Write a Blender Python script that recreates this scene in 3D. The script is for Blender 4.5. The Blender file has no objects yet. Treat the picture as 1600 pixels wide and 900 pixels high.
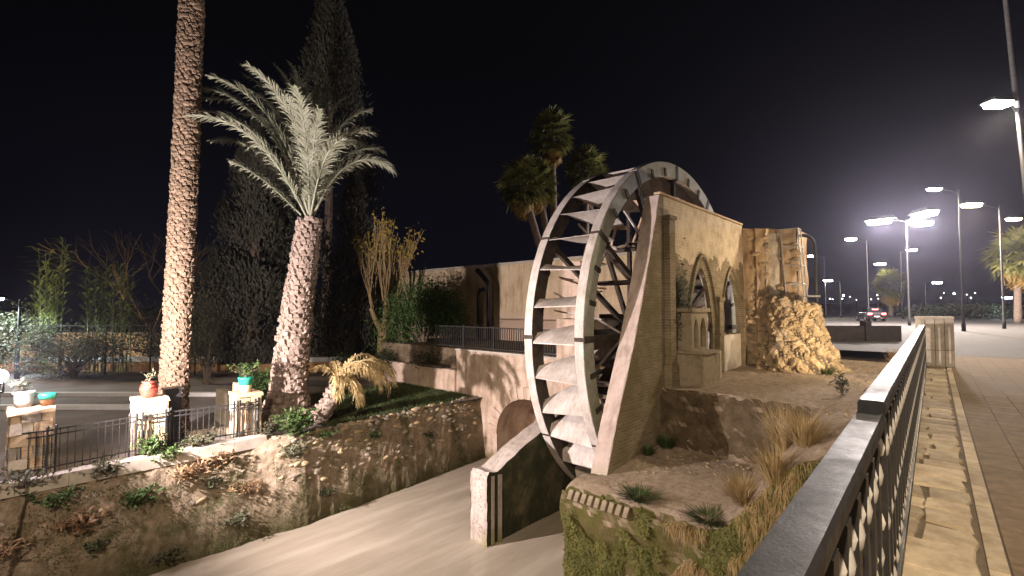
import bpy, math, random
from mathutils import Vector, Matrix, noise, Euler

# ------------------------------------------------------------------ camera, sky, exposure
scene = bpy.context.scene
COL = scene.collection
R = math.radians
EYE = 1.55
cam_data = bpy.data.cameras.new("camera")
cam = bpy.data.objects.new("camera", cam_data)
COL.objects.link(cam)
cam.location = (0, 0, EYE)
cam.rotation_euler = (R(90) + math.atan(30 / 750.0), 0, 0)
cam_data.sensor_width = 36
cam_data.lens = 36 * 750.0 / 1600.0
cam_data.clip_start = 0.02
cam_data.clip_end = 5000
scene.camera = cam

world = bpy.data.worlds.new("World")
scene.world = world
world.use_nodes = True
wn = world.node_tree
bg = wn.nodes["Background"]
sky_ramp = wn.nodes.new("ShaderNodeValToRGB")
sky_sep = wn.nodes.new("ShaderNodeSeparateXYZ")
sky_tc = wn.nodes.new("ShaderNodeTexCoord")
wn.links.new(sky_tc.outputs["Generated"], sky_sep.inputs[0])
wn.links.new(sky_sep.outputs["Z"], sky_ramp.inputs[0])
sky_ramp.color_ramp.elements[0].position = 0.0
sky_ramp.color_ramp.elements[0].color = (0.0028, 0.0027, 0.0048, 1)
sky_ramp.color_ramp.elements[1].position = 0.45
sky_ramp.color_ramp.elements[1].color = (0.0011, 0.0011, 0.0016, 1)
wn.links.new(sky_ramp.outputs[0], bg.inputs["Color"])
bg.inputs["Strength"].default_value = 1.0

scene.view_settings.view_transform = "Standard"
scene.view_settings.look = "None"
scene.view_settings.gamma = 1.0
scene.view_settings.exposure = 0.55
scene.view_settings.use_curve_mapping = False
scene.render.engine = "CYCLES"
scene.cycles.use_denoising = True
try:
    scene.cycles.denoiser = "OPENIMAGEDENOISE"
except Exception:
    pass
scene.cycles.max_bounces = 6
scene.cycles.diffuse_bounces = 3
scene.cycles.sample_clamp_indirect = 4.0
scene.cycles.use_light_tree = True

# main lamps of the place: (W, colour)
FLOOD_W = 7600
RUIN_W = 800
WASH_W = 620
BRIDGE_W = 6500
MAST_W = 22000
STREET_W = 2500

# ------------------------------------------------------------------ frames
TH = R(42.8)                    # the wheel plane runs this far right of the view
ROT = R(90) - TH
def S(s, l, z=0.0):             # site frame: s along the channel, l to its left
    return Vector((s * math.cos(ROT) - l * math.sin(ROT), s * math.sin(ROT) + l * math.cos(ROT), z))
RROT = R(90 - 41.3)             # the promenade railing
def RP(a, b, z=0.0):
    return Vector((a * math.cos(RROT) - b * math.sin(RROT), a * math.sin(RROT) + b * math.cos(RROT), z))
def sm(a, b, x):
    t = min(1, max(0, (x - a) / (b - a)))
    return t * t * (3 - 2 * t)
def nz(x, y=0, z=0):
    return noise.noise(Vector((x, y, z)))
rnd = random.Random(7)

# ------------------------------------------------------------------ materials
MATS = {}
def new_mat(name):
    m = bpy.data.materials.new(name)
    m.use_nodes = True
    MATS[name] = m
    nt = m.node_tree
    return m, nt, nt.nodes["Principled BSDF"]
def nd(nt, kind, **kw):
    n = nt.nodes.new(kind)
    for k, v in kw.items():
        setattr(n, k, v)
    return n
def rgba(c):
    return (c[0], c[1], c[2], 1)
def noise_tex(nt, vec, scale, detail=4, rough=.6):
    n = nd(nt, "ShaderNodeTexNoise")
    n.inputs["Scale"].default_value = scale
    n.inputs["Detail"].default_value = detail
    n.inputs["Roughness"].default_value = rough
    nt.links.new(vec, n.inputs["Vector"])
    return n.outputs["Fac"]
def ramp(nt, fac, stops):
    r = nd(nt, "ShaderNodeValToRGB")
    e = r.color_ramp.elements
    while len(e) < len(stops):
        e.new(.5)
    for i, (p, c) in enumerate(stops):
        e[i].position = p
        e[i].color = rgba(c) if hasattr(c, "__len__") else (c, c, c, 1)
    nt.links.new(fac, r.inputs[0])
    return r.outputs[0]
def mix(nt, fac, a, b, mode="MIX"):
    m = nd(nt, "ShaderNodeMix", data_type="RGBA", blend_type=mode)
    for sock, v in ((m.inputs[0], fac), (m.inputs[6], a), (m.inputs[7], b)):
        if hasattr(v, "is_linked") or hasattr(v, "links"):
            nt.links.new(v, sock)
        elif hasattr(v, "__len__"):
            sock.default_value = rgba(v)
        else:
            sock.default_value = v
    return m.outputs[2]
def mth(nt, op, a, b=0.0, clamp=False):
    m = nd(nt, "ShaderNodeMath", operation=op, use_clamp=clamp)
    for sock, v in ((m.inputs[0], a), (m.inputs[1], b)):
        if hasattr(v, "links"):
            nt.links.new(v, sock)
        else:
            sock.default_value = v
    return m.outputs[0]
def bump(nt, bsdf, h, strength=.4, dist=.02):
    b = nd(nt, "ShaderNodeBump")
    b.inputs["Strength"].default_value = strength
    b.inputs["Distance"].default_value = dist
    nt.links.new(h, b.inputs["Height"])
    nt.links.new(b.outputs[0], bsdf.inputs["Normal"])
def coord(nt, kind="Object"):
    return nd(nt, "ShaderNodeTexCoord").outputs[kind]
def nmat(name, c1, c2, scale=3, rough=.8, bs=.4, bscale=30, bdist=.02, metal=0, c3=None, spec=.3, per_object=0.0):
    """two or three tones of noise, a finer bump; per_object shifts the tone of each piece"""
    m, nt, p = new_mat(name)
    v = coord(nt)
    if per_object:
        oi = nd(nt, "ShaderNodeObjectInfo")
        ad = nd(nt, "ShaderNodeVectorMath", operation="ADD")
        nt.links.new(v, ad.inputs[0])
        sc = nd(nt, "ShaderNodeVectorMath", operation="SCALE")
        nt.links.new(oi.outputs["Location"], sc.inputs[0])
        sc.inputs["Scale"].default_value = 3.7
        nt.links.new(sc.outputs[0], ad.inputs[1])
        v = ad.outputs[0]
    f = noise_tex(nt, v, scale, 6, .65)
    stops = [(.34, c1), (.66, c2)] if c3 is None else [(.3, c1), (.52, c2), (.72, c3)]
    col = ramp(nt, f, stops)
    if per_object:
        hv = nd(nt, "ShaderNodeHueSaturation")
        nt.links.new(col, hv.inputs["Color"])
        k = mth(nt, "MULTIPLY_ADD", oi.outputs["Random"], per_object * 2)
        nt.nodes[-1].inputs[2].default_value = 1 - per_object
        nt.links.new(k, hv.inputs["Value"])
        col = hv.outputs[0]
    nt.links.new(col, p.inputs["Base Color"])
    p.inputs["Roughness"].default_value = rough
    p.inputs["Metallic"].default_value = metal
    p.inputs["Specular IOR Level"].default_value = spec
    if bs:
        bump(nt, p, noise_tex(nt, v, bscale, 8, .7), bs, bdist)
    return m
def emat(name, c, strength):
    m, nt, p = new_mat(name)
    p.inputs["Base Color"].default_value = rgba((.8, .8, .8))
    p.inputs["Emission Color"].default_value = rgba(c)
    p.inputs["Emission Strength"].default_value = strength
    return m
def leafmat(name, c1, c2, scale=1.2, rough=.55, transl=.25):
    m, nt, p = new_mat(name)
    v = coord(nt)
    f = noise_tex(nt, v, scale, 3, .7)
    g = noise_tex(nt, v, scale * 17, 2, .5)
    fm = mth(nt, "MULTIPLY_ADD", g, .45)
    nt.nodes[-1].inputs[2].default_value = -.22
    col = ramp(nt, mth(nt, "ADD", f, fm), [(.34, c1), (.68, c2)])
    nt.links.new(col, p.inputs["Base Color"])
    p.inputs["Roughness"].default_value = rough
    p.inputs["Specular IOR Level"].default_value = .25
    t = nd(nt, "ShaderNodeBsdfTranslucent")
    nt.links.new(col, t.inputs["Color"])
    ms = nd(nt, "ShaderNodeMixShader")
    ms.inputs[0].default_value = transl
    nt.links.new(p.outputs[0], ms.inputs[1])
    nt.links.new(t.outputs[0], ms.inputs[2])
    nt.links.new(ms.outputs[0], nt.nodes["Material Output"].inputs[0])
    return m

nmat("concrete", (.30, .26, .22), (.46, .41, .35), 1.6, .9, .5, 40, c3=(.38, .33, .28))
nmat("old_stone", (.15, .12, .075), (.27, .22, .15), 3, .95, .6, 30, c3=(.20, .165, .10))
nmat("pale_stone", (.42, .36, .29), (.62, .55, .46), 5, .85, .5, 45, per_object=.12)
nmat("orange_stone", (.36, .22, .12), (.56, .42, .27), 7, .85, .5, 40, c3=(.45, .35, .26), per_object=.25)
nmat("grey_stone", (.20, .17, .13), (.36, .31, .25), 6, .9, .6, 35, per_object=.3)
nmat("rubble", (.30, .22, .13), (.52, .41, .26), 9, .9, .7, 40, per_object=.25)
nmat("flag", (.30, .235, .155), (.50, .41, .285), 6, .85, .5, 40, per_object=.28, spec=.15)
nmat("paver", (.135, .094, .052), (.20, .142, .084), 9, .88, .4, 70, per_object=.10, spec=.15)
nmat("pale_mortar", (.26, .21, .15), (.36, .30, .22), 8, .95, .5, 60)
nmat("flag_mortar", (.10, .075, .045), (.17, .13, .08), 8, .95, .6, 60)
nmat("mortar", (.09, .075, .055), (.15, .125, .09), 8, .95, .5, 60)
m, nt, p = new_mat("white_steel")     # old white paint: grime streaks, chips and rust freckles
v = coord(nt)
col = ramp(nt, noise_tex(nt, v, 1.7, 7, .7), [(.30, (.33, .285, .25)), (.5, (.47, .42, .385)), (.68, (.60, .555, .525))])
mp_ = nd(nt, "ShaderNodeMapping"); mp_.inputs["Scale"].default_value = (2.5, 9, 1.2); nt.links.new(v, mp_.inputs[0])
col = mix(nt, ramp(nt, noise_tex(nt, mp_.outputs[0], 2.2, 6, .7), [(.50, 0.0), (.68, .6)]), col, (.22, .175, .14))
col = mix(nt, ramp(nt, noise_tex(nt, v, 26, 5, .7), [(.66, 0.0), (.72, .8)]), col, (.17, .11, .075))
nt.links.new(col, p.inputs["Base Color"]); p.inputs["Roughness"].default_value = .6
bump(nt, p, noise_tex(nt, v, 24, 8, .7), .25, .01)
nmat("shaded_steel", (.24, .24, .19), (.36, .36, .30), 3, .55, .1, 50)
nmat("dark_wood_and_shade", (.035, .026, .02), (.075, .058, .045), 5, .8, .4, 40)  # also colours the rims' inner side plates as shade
nmat("tan_board", (.42, .29, .19), (.62, .47, .34), 4, .7, .2, 50)
nmat("black_iron", (.012, .012, .013), (.03, .028, .027), 12, .45, .15, 80, spec=.5)
nmat("rail_paint", (.010, .0105, .012), (.024, .024, .027), 7, .32, .3, 90, spec=.5, bdist=.006, c3=(.017, .017, .019))
m_ = MATS["rail_paint"]; nt = m_.node_tree; p = nt.nodes["Principled BSDF"]; v = coord(nt)
lk = p.inputs["Base Color"].links[0].from_socket
chips = ramp(nt, noise_tex(nt, v, 38, 6, .75), [(.68, 0.0), (.71, .7)])
dust = ramp(nt, noise_tex(nt, v, 3.2, 6, .7), [(.48, 0.0), (.74, .35)])
nt.links.new(mix(nt, chips, mix(nt, dust, lk, (.04, .039, .038)), (.07, .062, .055)), p.inputs["Base Color"])
nt.links.new(ramp(nt, noise_tex(nt, v, 5, 6, .7), [(.35, .36), (.65, .6)]), p.inputs["Roughness"])
p.inputs["Specular IOR Level"].default_value = .28
nmat("baluster_paint", (.50, .47, .42), (.66, .63, .58), 14, .6, .2, 60)
nmat("galvanised", (.35, .35, .35), (.5, .5, .5), 10, .45, .1, 60, metal=.4)
nmat("lamp_grey", (.022, .022, .024), (.035, .035, .038), 10, .5, .05, 60)
nmat("dirt", (.10, .072, .045), (.20, .15, .10), 2.2, .95, .8, 18, .05)
nmat("asphalt", (.045, .043, .042), (.075, .07, .068), 1.5, .85, .4, 120, .01)
nmat("garden_paving", (.15, .13, .125), (.24, .21, .20), .8, .85, .4, 60, .01)
nmat("bark_tan", (.095, .064, .042), (.195, .138, .094), 9, .9, .8, 26, .03)
nmat("bark_palm", (.15, .11, .088), (.31, .24, .20), 9, .9, .8, 26, .03, per_object=.18)
nmat("bark_grey", (.10, .075, .055), (.20, .15, .11), 10, .9, .7, 30)
nmat("bark_branch", (.22, .15, .07), (.34, .24, .12), 10, .9, .5, 40)
nmat("red_glaze", (.38, .035, .025), (.50, .06, .04), 8, .25, .05, 60, spec=.6)
nmat("green_glaze", (.02, .30, .18), (.03, .40, .26), 8, .35, .05, 60, spec=.5)
nmat("cream_glaze", (.62, .52, .33), (.72, .63, .45), 8, .45, .05, 60)
nmat("terracotta", (.42, .20, .10), (.52, .28, .15), 8, .8, .2, 60)
nmat("white_glaze", (.70, .69, .66), (.78, .77, .74), 8, .4, .05, 60)
nmat("soil", (.03, .022, .015), (.06, .045, .03), 14, 1, .6, 40)
nmat("orange_render", (.45, .25, .11), (.56, .34, .17), 1.2, .9, .3, 40)
nmat("white_paint", (.66, .65, .63), (.78, .77, .75), 4, .7, .2, 50)
nmat("hill_dirt", (.035, .026, .018), (.06, .045, .03), .4, 1, .5, 4)
nmat("dark_parapet", (.035, .027, .022), (.06, .048, .04), 3, .9, .3, 30)
leafmat("frond_pale", (.17, .18, .12), (.33, .33, .25), 1.4)
leafmat("frond_dry", (.36, .26, .11), (.58, .46, .26), 3)
leafmat("leaf_dark", (.022, .032, .014), (.06, .075, .035), .9)
leafmat("leaf_cypress", (.042, .042, .028), (.095, .088, .062), .5)
leafmat("leaf_green", (.035, .075, .020), (.10, .16, .05), 2.2)
leafmat("leaf_olive", (.05, .055, .03), (.12, .115, .07), 1.6)
leafmat("leaf_bank", (.075, .075, .035), (.17, .155, .085), 1.6)
leafmat("leaf_pale", (.09, .105, .06), (.20, .21, .14), 2.5)
leafmat("leaf_yellow", (.28, .20, .03), (.45, .36, .08), 3)
leafmat("leaf_dry", (.20, .11, .055), (.38, .26, .15), 4)
leafmat("cane_leaf", (.16, .22, .06), (.34, .38, .16), 2)
leafmat("fan_green", (.10, .125, .03), (.22, .21, .06), 1.0)
leafmat("fan_dead", (.28, .18, .05), (.46, .31, .09), 2.5)
leafmat("grass_dry", (.24, .16, .07), (.42, .31, .15), 3)
leafmat("leaf_moss", (.075, .08, .015), (.19, .18, .05), 1.8)
leafmat("grass_green", (.03, .055, .016), (.085, .11, .04), 1.5)
emat("lens_white", (1, .94, .90), 60)
emat("lens_warm", (1, .80, .50), 30)
emat("lens_cool", (.75, .92, 1), 30)
emat("tail_red", (1, .03, .02), 14)
emat("far_point", (1, .93, .82), 9)

def brick_setup(nt, v, bw=.27, rh=.075, mortar=.011):
    sx = nd(nt, "ShaderNodeSeparateXYZ"); nt.links.new(v, sx.inputs[0])
    cx = nd(nt, "ShaderNodeCombineXYZ")
    nt.links.new(mth(nt, "ADD", sx.outputs[0], sx.outputs[1]), cx.inputs[0])
    nt.links.new(sx.outputs[2], cx.inputs[1])
    b = nd(nt, "ShaderNodeTexBrick")
    b.inputs["Scale"].default_value = 1
    b.inputs["Brick Width"].default_value = bw
    b.inputs["Row Height"].default_value = rh
    b.inputs["Mortar Size"].default_value = mortar
    b.inputs["Mortar Smooth"].default_value = .4
    wob = nd(nt, "ShaderNodeTexNoise"); wob.inputs["Scale"].default_value = 3.0
    nt.links.new(v, wob.inputs["Vector"])
    va = nd(nt, "ShaderNodeVectorMath", operation="MULTIPLY_ADD")
    nt.links.new(wob.outputs["Color"], va.inputs[0]); va.inputs[1].default_value = (.05, .05, 0)
    nt.links.new(cx.outputs[0], va.inputs[2])
    nt.links.new(va.outputs[0], b.inputs["Vector"])
    return b, sx

def brick_plaster(name, has_plaster=True):
    """old brick with mortar; plaster still sticks to the upper wall"""
    m, nt, p = new_mat(name)
    v = coord(nt)
    b, sx = brick_setup(nt, v)
    b.inputs["Color1"].default_value = (.27, .205, .13, 1)
    b.inputs["Color2"].default_value = (.18, .135, .085, 1)
    b.inputs["Mortar"].default_value = (.29, .25, .185, 1)
    stain = noise_tex(nt, v, 1.1, 6, .7)
    col = mix(nt, ramp(nt, stain, [(.42, 0.0), (.62, .75)]), b.outputs["Color"], (.15, .125, .055))
    fine = noise_tex(nt, v, 22, 6, .7)
    h = mth(nt, "ADD", mth(nt, "MULTIPLY", b.outputs["Fac"], -1.0), mth(nt, "MULTIPLY", fine, .8))
    if has_plaster:
        pc = ramp(nt, noise_tex(nt, v, 1.7, 6, .7), [(.32, (.36, .275, .18)), (.5, (.52, .42, .295)), (.68, (.62, .52, .38))])
        edge = mth(nt, "ADD", sx.outputs[2], mth(nt, "MULTIPLY", noise_tex(nt, v, 1.6, 5, .65), 1.5))
        # plaster above about z = 3, and only past the pier
        gate = mth(nt, "MULTIPLY", mth(nt, "GREATER_THAN", edge, 3.75), mth(nt, "GREATER_THAN", sx.outputs[0], 12.35))
        col = mix(nt, gate, col, pc)
        h = mth(nt, "ADD", h, mth(nt, "MULTIPLY", gate, 2.0))
    nt.links.new(col, p.inputs["Base Color"])
    p.inputs["Roughness"].default_value = .92
    p.inputs["Specular IOR Level"].default_value = .15
    bump(nt, p, h, 1.0, .03)
    return m
brick_plaster("brick_wall")
brick_plaster("brick_plain", False)

def plaster(name, a, b, c, low=None, zlow=0, drip=True):
    m, nt, p = new_mat(name)
    v = coord(nt)
    col = ramp(nt, noise_tex(nt, v, 1.3, 7, .7), [(.3, a), (.5, b), (.7, c)])
    if drip:      # rain streaks run down the face
        mp = nd(nt, "ShaderNodeMapping"); mp.inputs["Scale"].default_value = (3, 3, .35)
        nt.links.new(v, mp.inputs[0])
        st = ramp(nt, noise_tex(nt, mp.outputs[0], 1.5, 5, .6), [(.5, 0.0), (.72, .55)])
        col = mix(nt, st, col, (a[0] * .45, a[1] * .42, a[2] * .4))
    if low:
        sx = nd(nt, "ShaderNodeSeparateXYZ"); nt.links.new(v, sx.inputs[0])
        zz = mth(nt, "ADD", sx.outputs[2], mth(nt, "MULTIPLY", noise_tex(nt, v, 1.8, 5, .7), 1.3))
        mk = nd(nt, "ShaderNodeMapRange")
        mk.inputs[1].default_value = zlow + .45; mk.inputs[2].default_value = zlow + .95
        mk.inputs[3].default_value = 1; mk.inputs[4].default_value = 0
        nt.links.new(zz, mk.inputs[0])
        col = mix(nt, mk.outputs[0], col, low)
    nt.links.new(col, p.inputs["Base Color"])
    p.inputs["Roughness"].default_value = .92
    p.inputs["Specular IOR Level"].default_value = .15
    bump(nt, p, noise_tex(nt, v, 14, 8, .75), .5, .03)
    return m
plaster("pink_plaster", (.33, .26, .225), (.45, .365, .325), (.54, .45, .41), low=(.34, .29, .22), zlow=-2.2)
plaster("yard_wall", (.42, .31, .19), (.56, .43, .28), (.64, .52, .36), low=(.56, .41, .31), zlow=1.1)
plaster("arch_wall", (.34, .25, .18), (.50, .38, .30), (.62, .50, .42), low=(.16, .12, .06), zlow=-4.2)
plaster("ruin_wall", (.30, .20, .11), (.44, .32, .20), (.56, .45, .31))
m_ = plaster("divider_wall", (.34, .28, .24), (.48, .41, .37), (.58, .51, .46), low=(.22, .20, .04), zlow=-4.3)
nt = m_.node_tree; p = nt.nodes["Principled BSDF"]; v = coord(nt)
pits = ramp(nt, noise_tex(nt, v, 17, 5, .7), [(.30, 0.0), (.42, 1.0)])
lk = p.inputs["Base Color"].links[0].from_socket
nt.links.new(mix(nt, pits, (.27, .22, .18), lk), p.inputs["Base Color"])
bump(nt, p, mth(nt, "ADD", pits, noise_tex(nt, v, 40, 8, .75)), .9, .03)
plaster("dark_wall", (.02, .024, .012), (.045, .045, .025), (.12, .10, .06), drip=False)

def ground_mat():
    m, nt, p = new_mat("bank_soil")
    v = coord(nt)
    n1 = noise_tex(nt, v, 1.3, 7, .7)
    n2 = noise_tex(nt, v, 5.5, 6, .7)
    col = ramp(nt, n2, [(.3, (.17, .13, .09)), (.5, (.27, .21, .15)), (.7, (.38, .31, .24))])
    col = mix(nt, ramp(nt, n1, [(.52, 0.0), (.64, .8)]), col, (.055, .065, .022))
    sx = nd(nt, "ShaderNodeSeparateXYZ"); nt.links.new(v, sx.inputs[0])
    zz = mth(nt, "ADD", sx.outputs[2], mth(nt, "MULTIPLY", n1, .9))
    mk = nd(nt, "ShaderNodeMapRange")
    mk.inputs[1].default_value = -3.9; mk.inputs[2].default_value = -3.0
    mk.inputs[3].default_value = .85; mk.inputs[4].default_value = 0
    nt.links.new(zz, mk.inputs[0])
    col = mix(nt, mk.outputs[0], col, (.045, .045, .015))
    nt.links.new(col, p.inputs["Base Color"])
    p.inputs["Roughness"].default_value = .95
    p.inputs["Specular IOR Level"].default_value = .1
    bump(nt, p, mth(nt, "ADD", n2, noise_tex(nt, v, 26, 8, .75)), .8, .05)
ground_mat()
def ledge_mat():
    m, nt, p = new_mat("ledge_soil")
    v = coord(nt)
    n1 = noise_tex(nt, v, .9, 7, .7)
    n2 = noise_tex(nt, v, 6, 6, .7)
    col = ramp(nt, n2, [(.3, (.24, .18, .125)), (.5, (.37, .285, .205)), (.7, (.48, .385, .295))])
    col = mix(nt, ramp(nt, n1, [(.56, 0.0), (.72, .5)]), col, (.16, .125, .065))
    geo = nd(nt, "ShaderNodeNewGeometry")
    sx = nd(nt, "ShaderNodeSeparateXYZ"); nt.links.new(geo.outputs["True Normal"], sx.inputs[0])
    # front steep faces carry moss and old stain
    steep = nd(nt, "ShaderNodeMapRange"); steep.inputs[1].default_value = .5; steep.inputs[2].default_value = .22
    nt.links.new(sx.outputs[2], steep.inputs[0])
    mossy = ramp(nt, noise_tex(nt, v, 2.2, 7, .75), [(.32, (.075, .075, .022)), (.46, (.125, .115, .035)), (.58, (.16, .125, .06)), (.72, (.24, .19, .135))])
    pos = nd(nt, "ShaderNodeSeparateXYZ"); nt.links.new(v, pos.inputs[0])
    earth = ramp(nt, noise_tex(nt, v, 2.6, 7, .75), [(.32, (.065, .048, .028)), (.5, (.12, .088, .052)), (.7, (.20, .15, .10))])  # brown soil, darkened to put the pit's shadow into the colour
    mossy = mix(nt, mth(nt, "GREATER_THAN", pos.outputs[0], 10.2), mossy, earth)
    col = mix(nt, steep.outputs[0], col, mossy)
    nt.links.new(col, p.inputs["Base Color"])
    p.inputs["Roughness"].default_value = .95
    p.inputs["Specular IOR Level"].default_value = .1
    bump(nt, p, mth(nt, "ADD", n2, noise_tex(nt, v, 34, 10, .8)), 1.0, .06)
ledge_mat()
def water_mat():
    m, nt, p = new_mat("river_water")
    v = coord(nt)
    mp = nd(nt, "ShaderNodeMapping"); mp.inputs["Scale"].default_value = (.35, 1.3, 1)
    mp.inputs["Rotation"].default_value = (0, 0, .25)
    nt.links.new(v, mp.inputs[0])
    n = noise_tex(nt, mp.outputs[0], 1.2, 5, .6)
    col = ramp(nt, n, [(.3, (.27, .23, .175)), (.7, (.36, .31, .245))])
    mp2 = nd(nt, "ShaderNodeMapping"); mp2.inputs["Scale"].default_value = (.5, 3.2, 1); mp2.inputs["Rotation"].default_value = (0, 0, .12)
    nt.links.new(v, mp2.inputs[0])
    col = mix(nt, ramp(nt, noise_tex(nt, mp2.outputs[0], .7, 3, .5), [(.48, 0.0), (.72, .6)]), col, (.47, .42, .345))
    nt.links.new(col, p.inputs["Base Color"])
    p.inputs["Roughness"].default_value = .13
    p.inputs["IOR"].default_value = 1.33
    bump(nt, p, mth(nt, "ADD", n, mth(nt, "MULTIPLY", noise_tex(nt, mp.outputs[0], 3, 2, .45), .3)), .3, .08)
water_mat()
def promenade_mat():
    m, nt, p = new_mat("promenade_tiles")
    v = coord(nt)
    b = nd(nt, "ShaderNodeTexBrick"); b.offset = 0
    b.inputs["Scale"].default_value = 1
    b.inputs["Brick Width"].default_value = .30
    b.inputs["Row Height"].default_value = .30
    b.inputs["Mortar Size"].default_value = .006
    b.inputs["Color1"].default_value = (.185, .13, .078, 1)
    b.inputs["Color2"].default_value = (.155, .108, .064, 1)
    b.inputs["Mortar"].default_value = (.085, .064, .042, 1)
    nt.links.new(v, b.inputs["Vector"])
    col = mix(nt, ramp(nt, noise_tex(nt, v, .5, 6, .7), [(.4, 0.0), (.7, .5)]), b.outputs["Color"], (.13, .11, .085))
    nt.links.new(col, p.inputs["Base Color"])
    p.inputs["Roughness"].default_value = .88
    p.inputs["Specular IOR Level"].default_value = .15
    bump(nt, p, mth(nt, "SUBTRACT", noise_tex(nt, v, 60, 6, .7), b.outputs["Fac"]), .3, .008)
promenade_mat()

# ------------------------------------------------------------------ mesh helpers
class MB:
    def __init__(self):
        self.v = []; self.f = []; self.smooth = False
    def add(self, vs, fs):
        o = len(self.v)
        self.v += [Vector(p) for p in vs]
        self.f += [tuple(i + o for i in f) for f in fs]
        return self
    def box(self, x0, x1, y0, y1, z0, z1, m=None):
        vs = [Vector((x, y, z)) for z in (z0, z1) for y in (y0, y1) for x in (x0, x1)]
        if m is not None:
            vs = [m @ p for p in vs]
        return self.add(vs, [(0, 2, 3, 1), (4, 5, 7, 6), (0, 1, 5, 4), (2, 6, 7, 3), (0, 4, 6, 2), (1, 3, 7, 5)])
    def bar(self, a, b, w, h, up=(0, 0, 1)):
        """rectangular bar from a to b, w across, h along up"""
        a = Vector(a); b = Vector(b); d = (b - a).normalized(); u = Vector(up)
        x = d.cross(u)
        if x.length < 1e-4:
            x = d.cross(Vector((1, 0, 0)))
        x.normalize(); u = x.cross(d).normalized()
        vs = [p + x * sx * w / 2 + u * su * h / 2 for p in (a, b) for su in (-1, 1) for sx in (-1, 1)]
        return self.add(vs, [(0, 2, 3, 1), (4, 5, 7, 6), (0, 1, 5, 4), (2, 6, 7, 3), (0, 4, 6, 2), (1, 3, 7, 5)])
    def tube(self, pts, radii, n=8, caps=True):
        pts = [Vector(p) for p in pts]
        if not hasattr(radii, "__len__"):
            radii = [radii] * len(pts)
        rings = []
        ref = None
        for i, p in enumerate(pts):
            d = (pts[min(i + 1, len(pts) - 1)] - pts[max(i - 1, 0)])
            d = d.normalized() if d.length > 1e-9 else Vector((0, 0, 1))
            if ref is None:
                ref = Vector((1, 0, 0)) if abs(d.x) < .8 else Vector((0, 1, 0))
            x = (ref - d * ref.dot(d)).normalized(); ref = x
            y = d.cross(x)
            rings.append([p + (x * math.cos(2 * math.pi * k / n) + y * math.sin(2 * math.pi * k / n)) * radii[i] for k in range(n)])
        vs = [q for r in rings for q in r]
        fs = []
        for i in range(len(pts) - 1):
            for k in range(n):
                a = i * n + k; b = i * n + (k + 1) % n
                fs.append((a, b, b + n, a + n))
        if caps:
            fs.append(tuple(range(n - 1, -1, -1)))
            fs.append(tuple((len(pts) - 1) * n + k for k in range(n)))
        return self.add(vs, fs)
    def lathe(self, prof, n=16, c=(0, 0, 0)):
        c = Vector(c)
        vs = []; fs = []
        for r, z in prof:
            for k in range(n):
                vs.append(c + Vector((r * math.cos(2 * math.pi * k / n), r * math.sin(2 * math.pi * k / n), z)))
        for i in range(len(prof) - 1):
            for k in range(n):
                a = i * n + k; b = i * n + (k + 1) % n
                fs.append((a, b, b + n, a + n))
        fs.append(tuple(range(n - 1, -1, -1)))
        fs.append(tuple((len(prof) - 1) * n + k for k in range(n)))
        return self.add(vs, fs)
    def prism(self, poly, y0, y1):
        """polygon in (x, z) extruded along y"""
        n = len(poly)
        vs = [(x, y0, z) for x, z in poly] + [(x, y1, z) for x, z in poly]
        fs = [tuple(range(n)), tuple(range(2 * n - 1, n - 1, -1))]
        fs += [(i, i + n, (i + 1) % n + n, (i + 1) % n) for i in range(n)]
        return self.add(vs, fs)
    def slab(self, poly, z0, z1):
        """polygon in (x, y) extruded along z"""
        n = len(poly)
        vs = [(x, y, z0) for x, y in poly] + [(x, y, z1) for x, y in poly]
        fs = [tuple(range(n - 1, -1, -1)), tuple(range(n, 2 * n))]
        fs += [(i, (i + 1) % n, (i + 1) % n + n, i + n) for i in range(n)]
        return self.add(vs, fs)
    def grid(self, fn, us, vs_):
        nu = len(us); nv = len(vs_)
        vs = [fn(u, v) for u in us for v in vs_]
        fs = [(i * nv + j, (i + 1) * nv + j, (i + 1) * nv + j + 1, i * nv + j + 1) for i in range(nu - 1) for j in range(nv - 1)]
        return self.add(vs, fs)
    def leaf(self, p, d, nrm, L, W):
        """one leaf: a folded diamond of four verts"""
        d = Vector(d).normalized(); x = d.cross(nrm)
        if x.length < 1e-4:
            x = d.cross(Vector((.3, .7, .2)))
        x.normalize(); n2 = x.cross(d)
        p = Vector(p)
        return self.add([p, p + d * L * .45 + x * W * .5 + n2 * W * .15, p + d * L, p + d * L * .45 - x * W * .5 + n2 * W * .15], [(0, 1, 2), (0, 2, 3)])
    def moved(self, off):
        off = Vector(off); self.v = [p - off for p in self.v]; return self
    def mesh(self, name, mat):
        me = bpy.data.meshes.new(name)
        me.from_pydata([tuple(p) for p in self.v], [], self.f)
        me.materials.append(MATS[mat])
        if self.smooth:
            me.polygons.foreach_set("use_smooth", [True] * len(me.polygons))
        me.update()
        return me
def sph(mb, c, r, seed=0, amp=.15, sub=2, sq=(1, 1, 1), freq=1.5, rot=None):
    """lumpy ball (icosphere) for stones and mounds"""
    import bmesh
    bm = bmesh.new(); bmesh.ops.create_icosphere(bm, subdivisions=sub, radius=1)
    c = Vector(c); vs = []
    for v in bm.verts:
        p = v.co.copy(); k = 1 + amp * noise.noise(p * freq + Vector((seed * 3.1, seed * 1.7, seed)))
        q = Vector((p.x * sq[0], p.y * sq[1], p.z * sq[2])) * r * k
        if rot is not None:
            q = rot @ q
        vs.append(c + q)
    fs = [tuple(v.index for v in f.verts) for f in bm.faces]
    bm.free()
    return mb.add(vs, fs)

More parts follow.
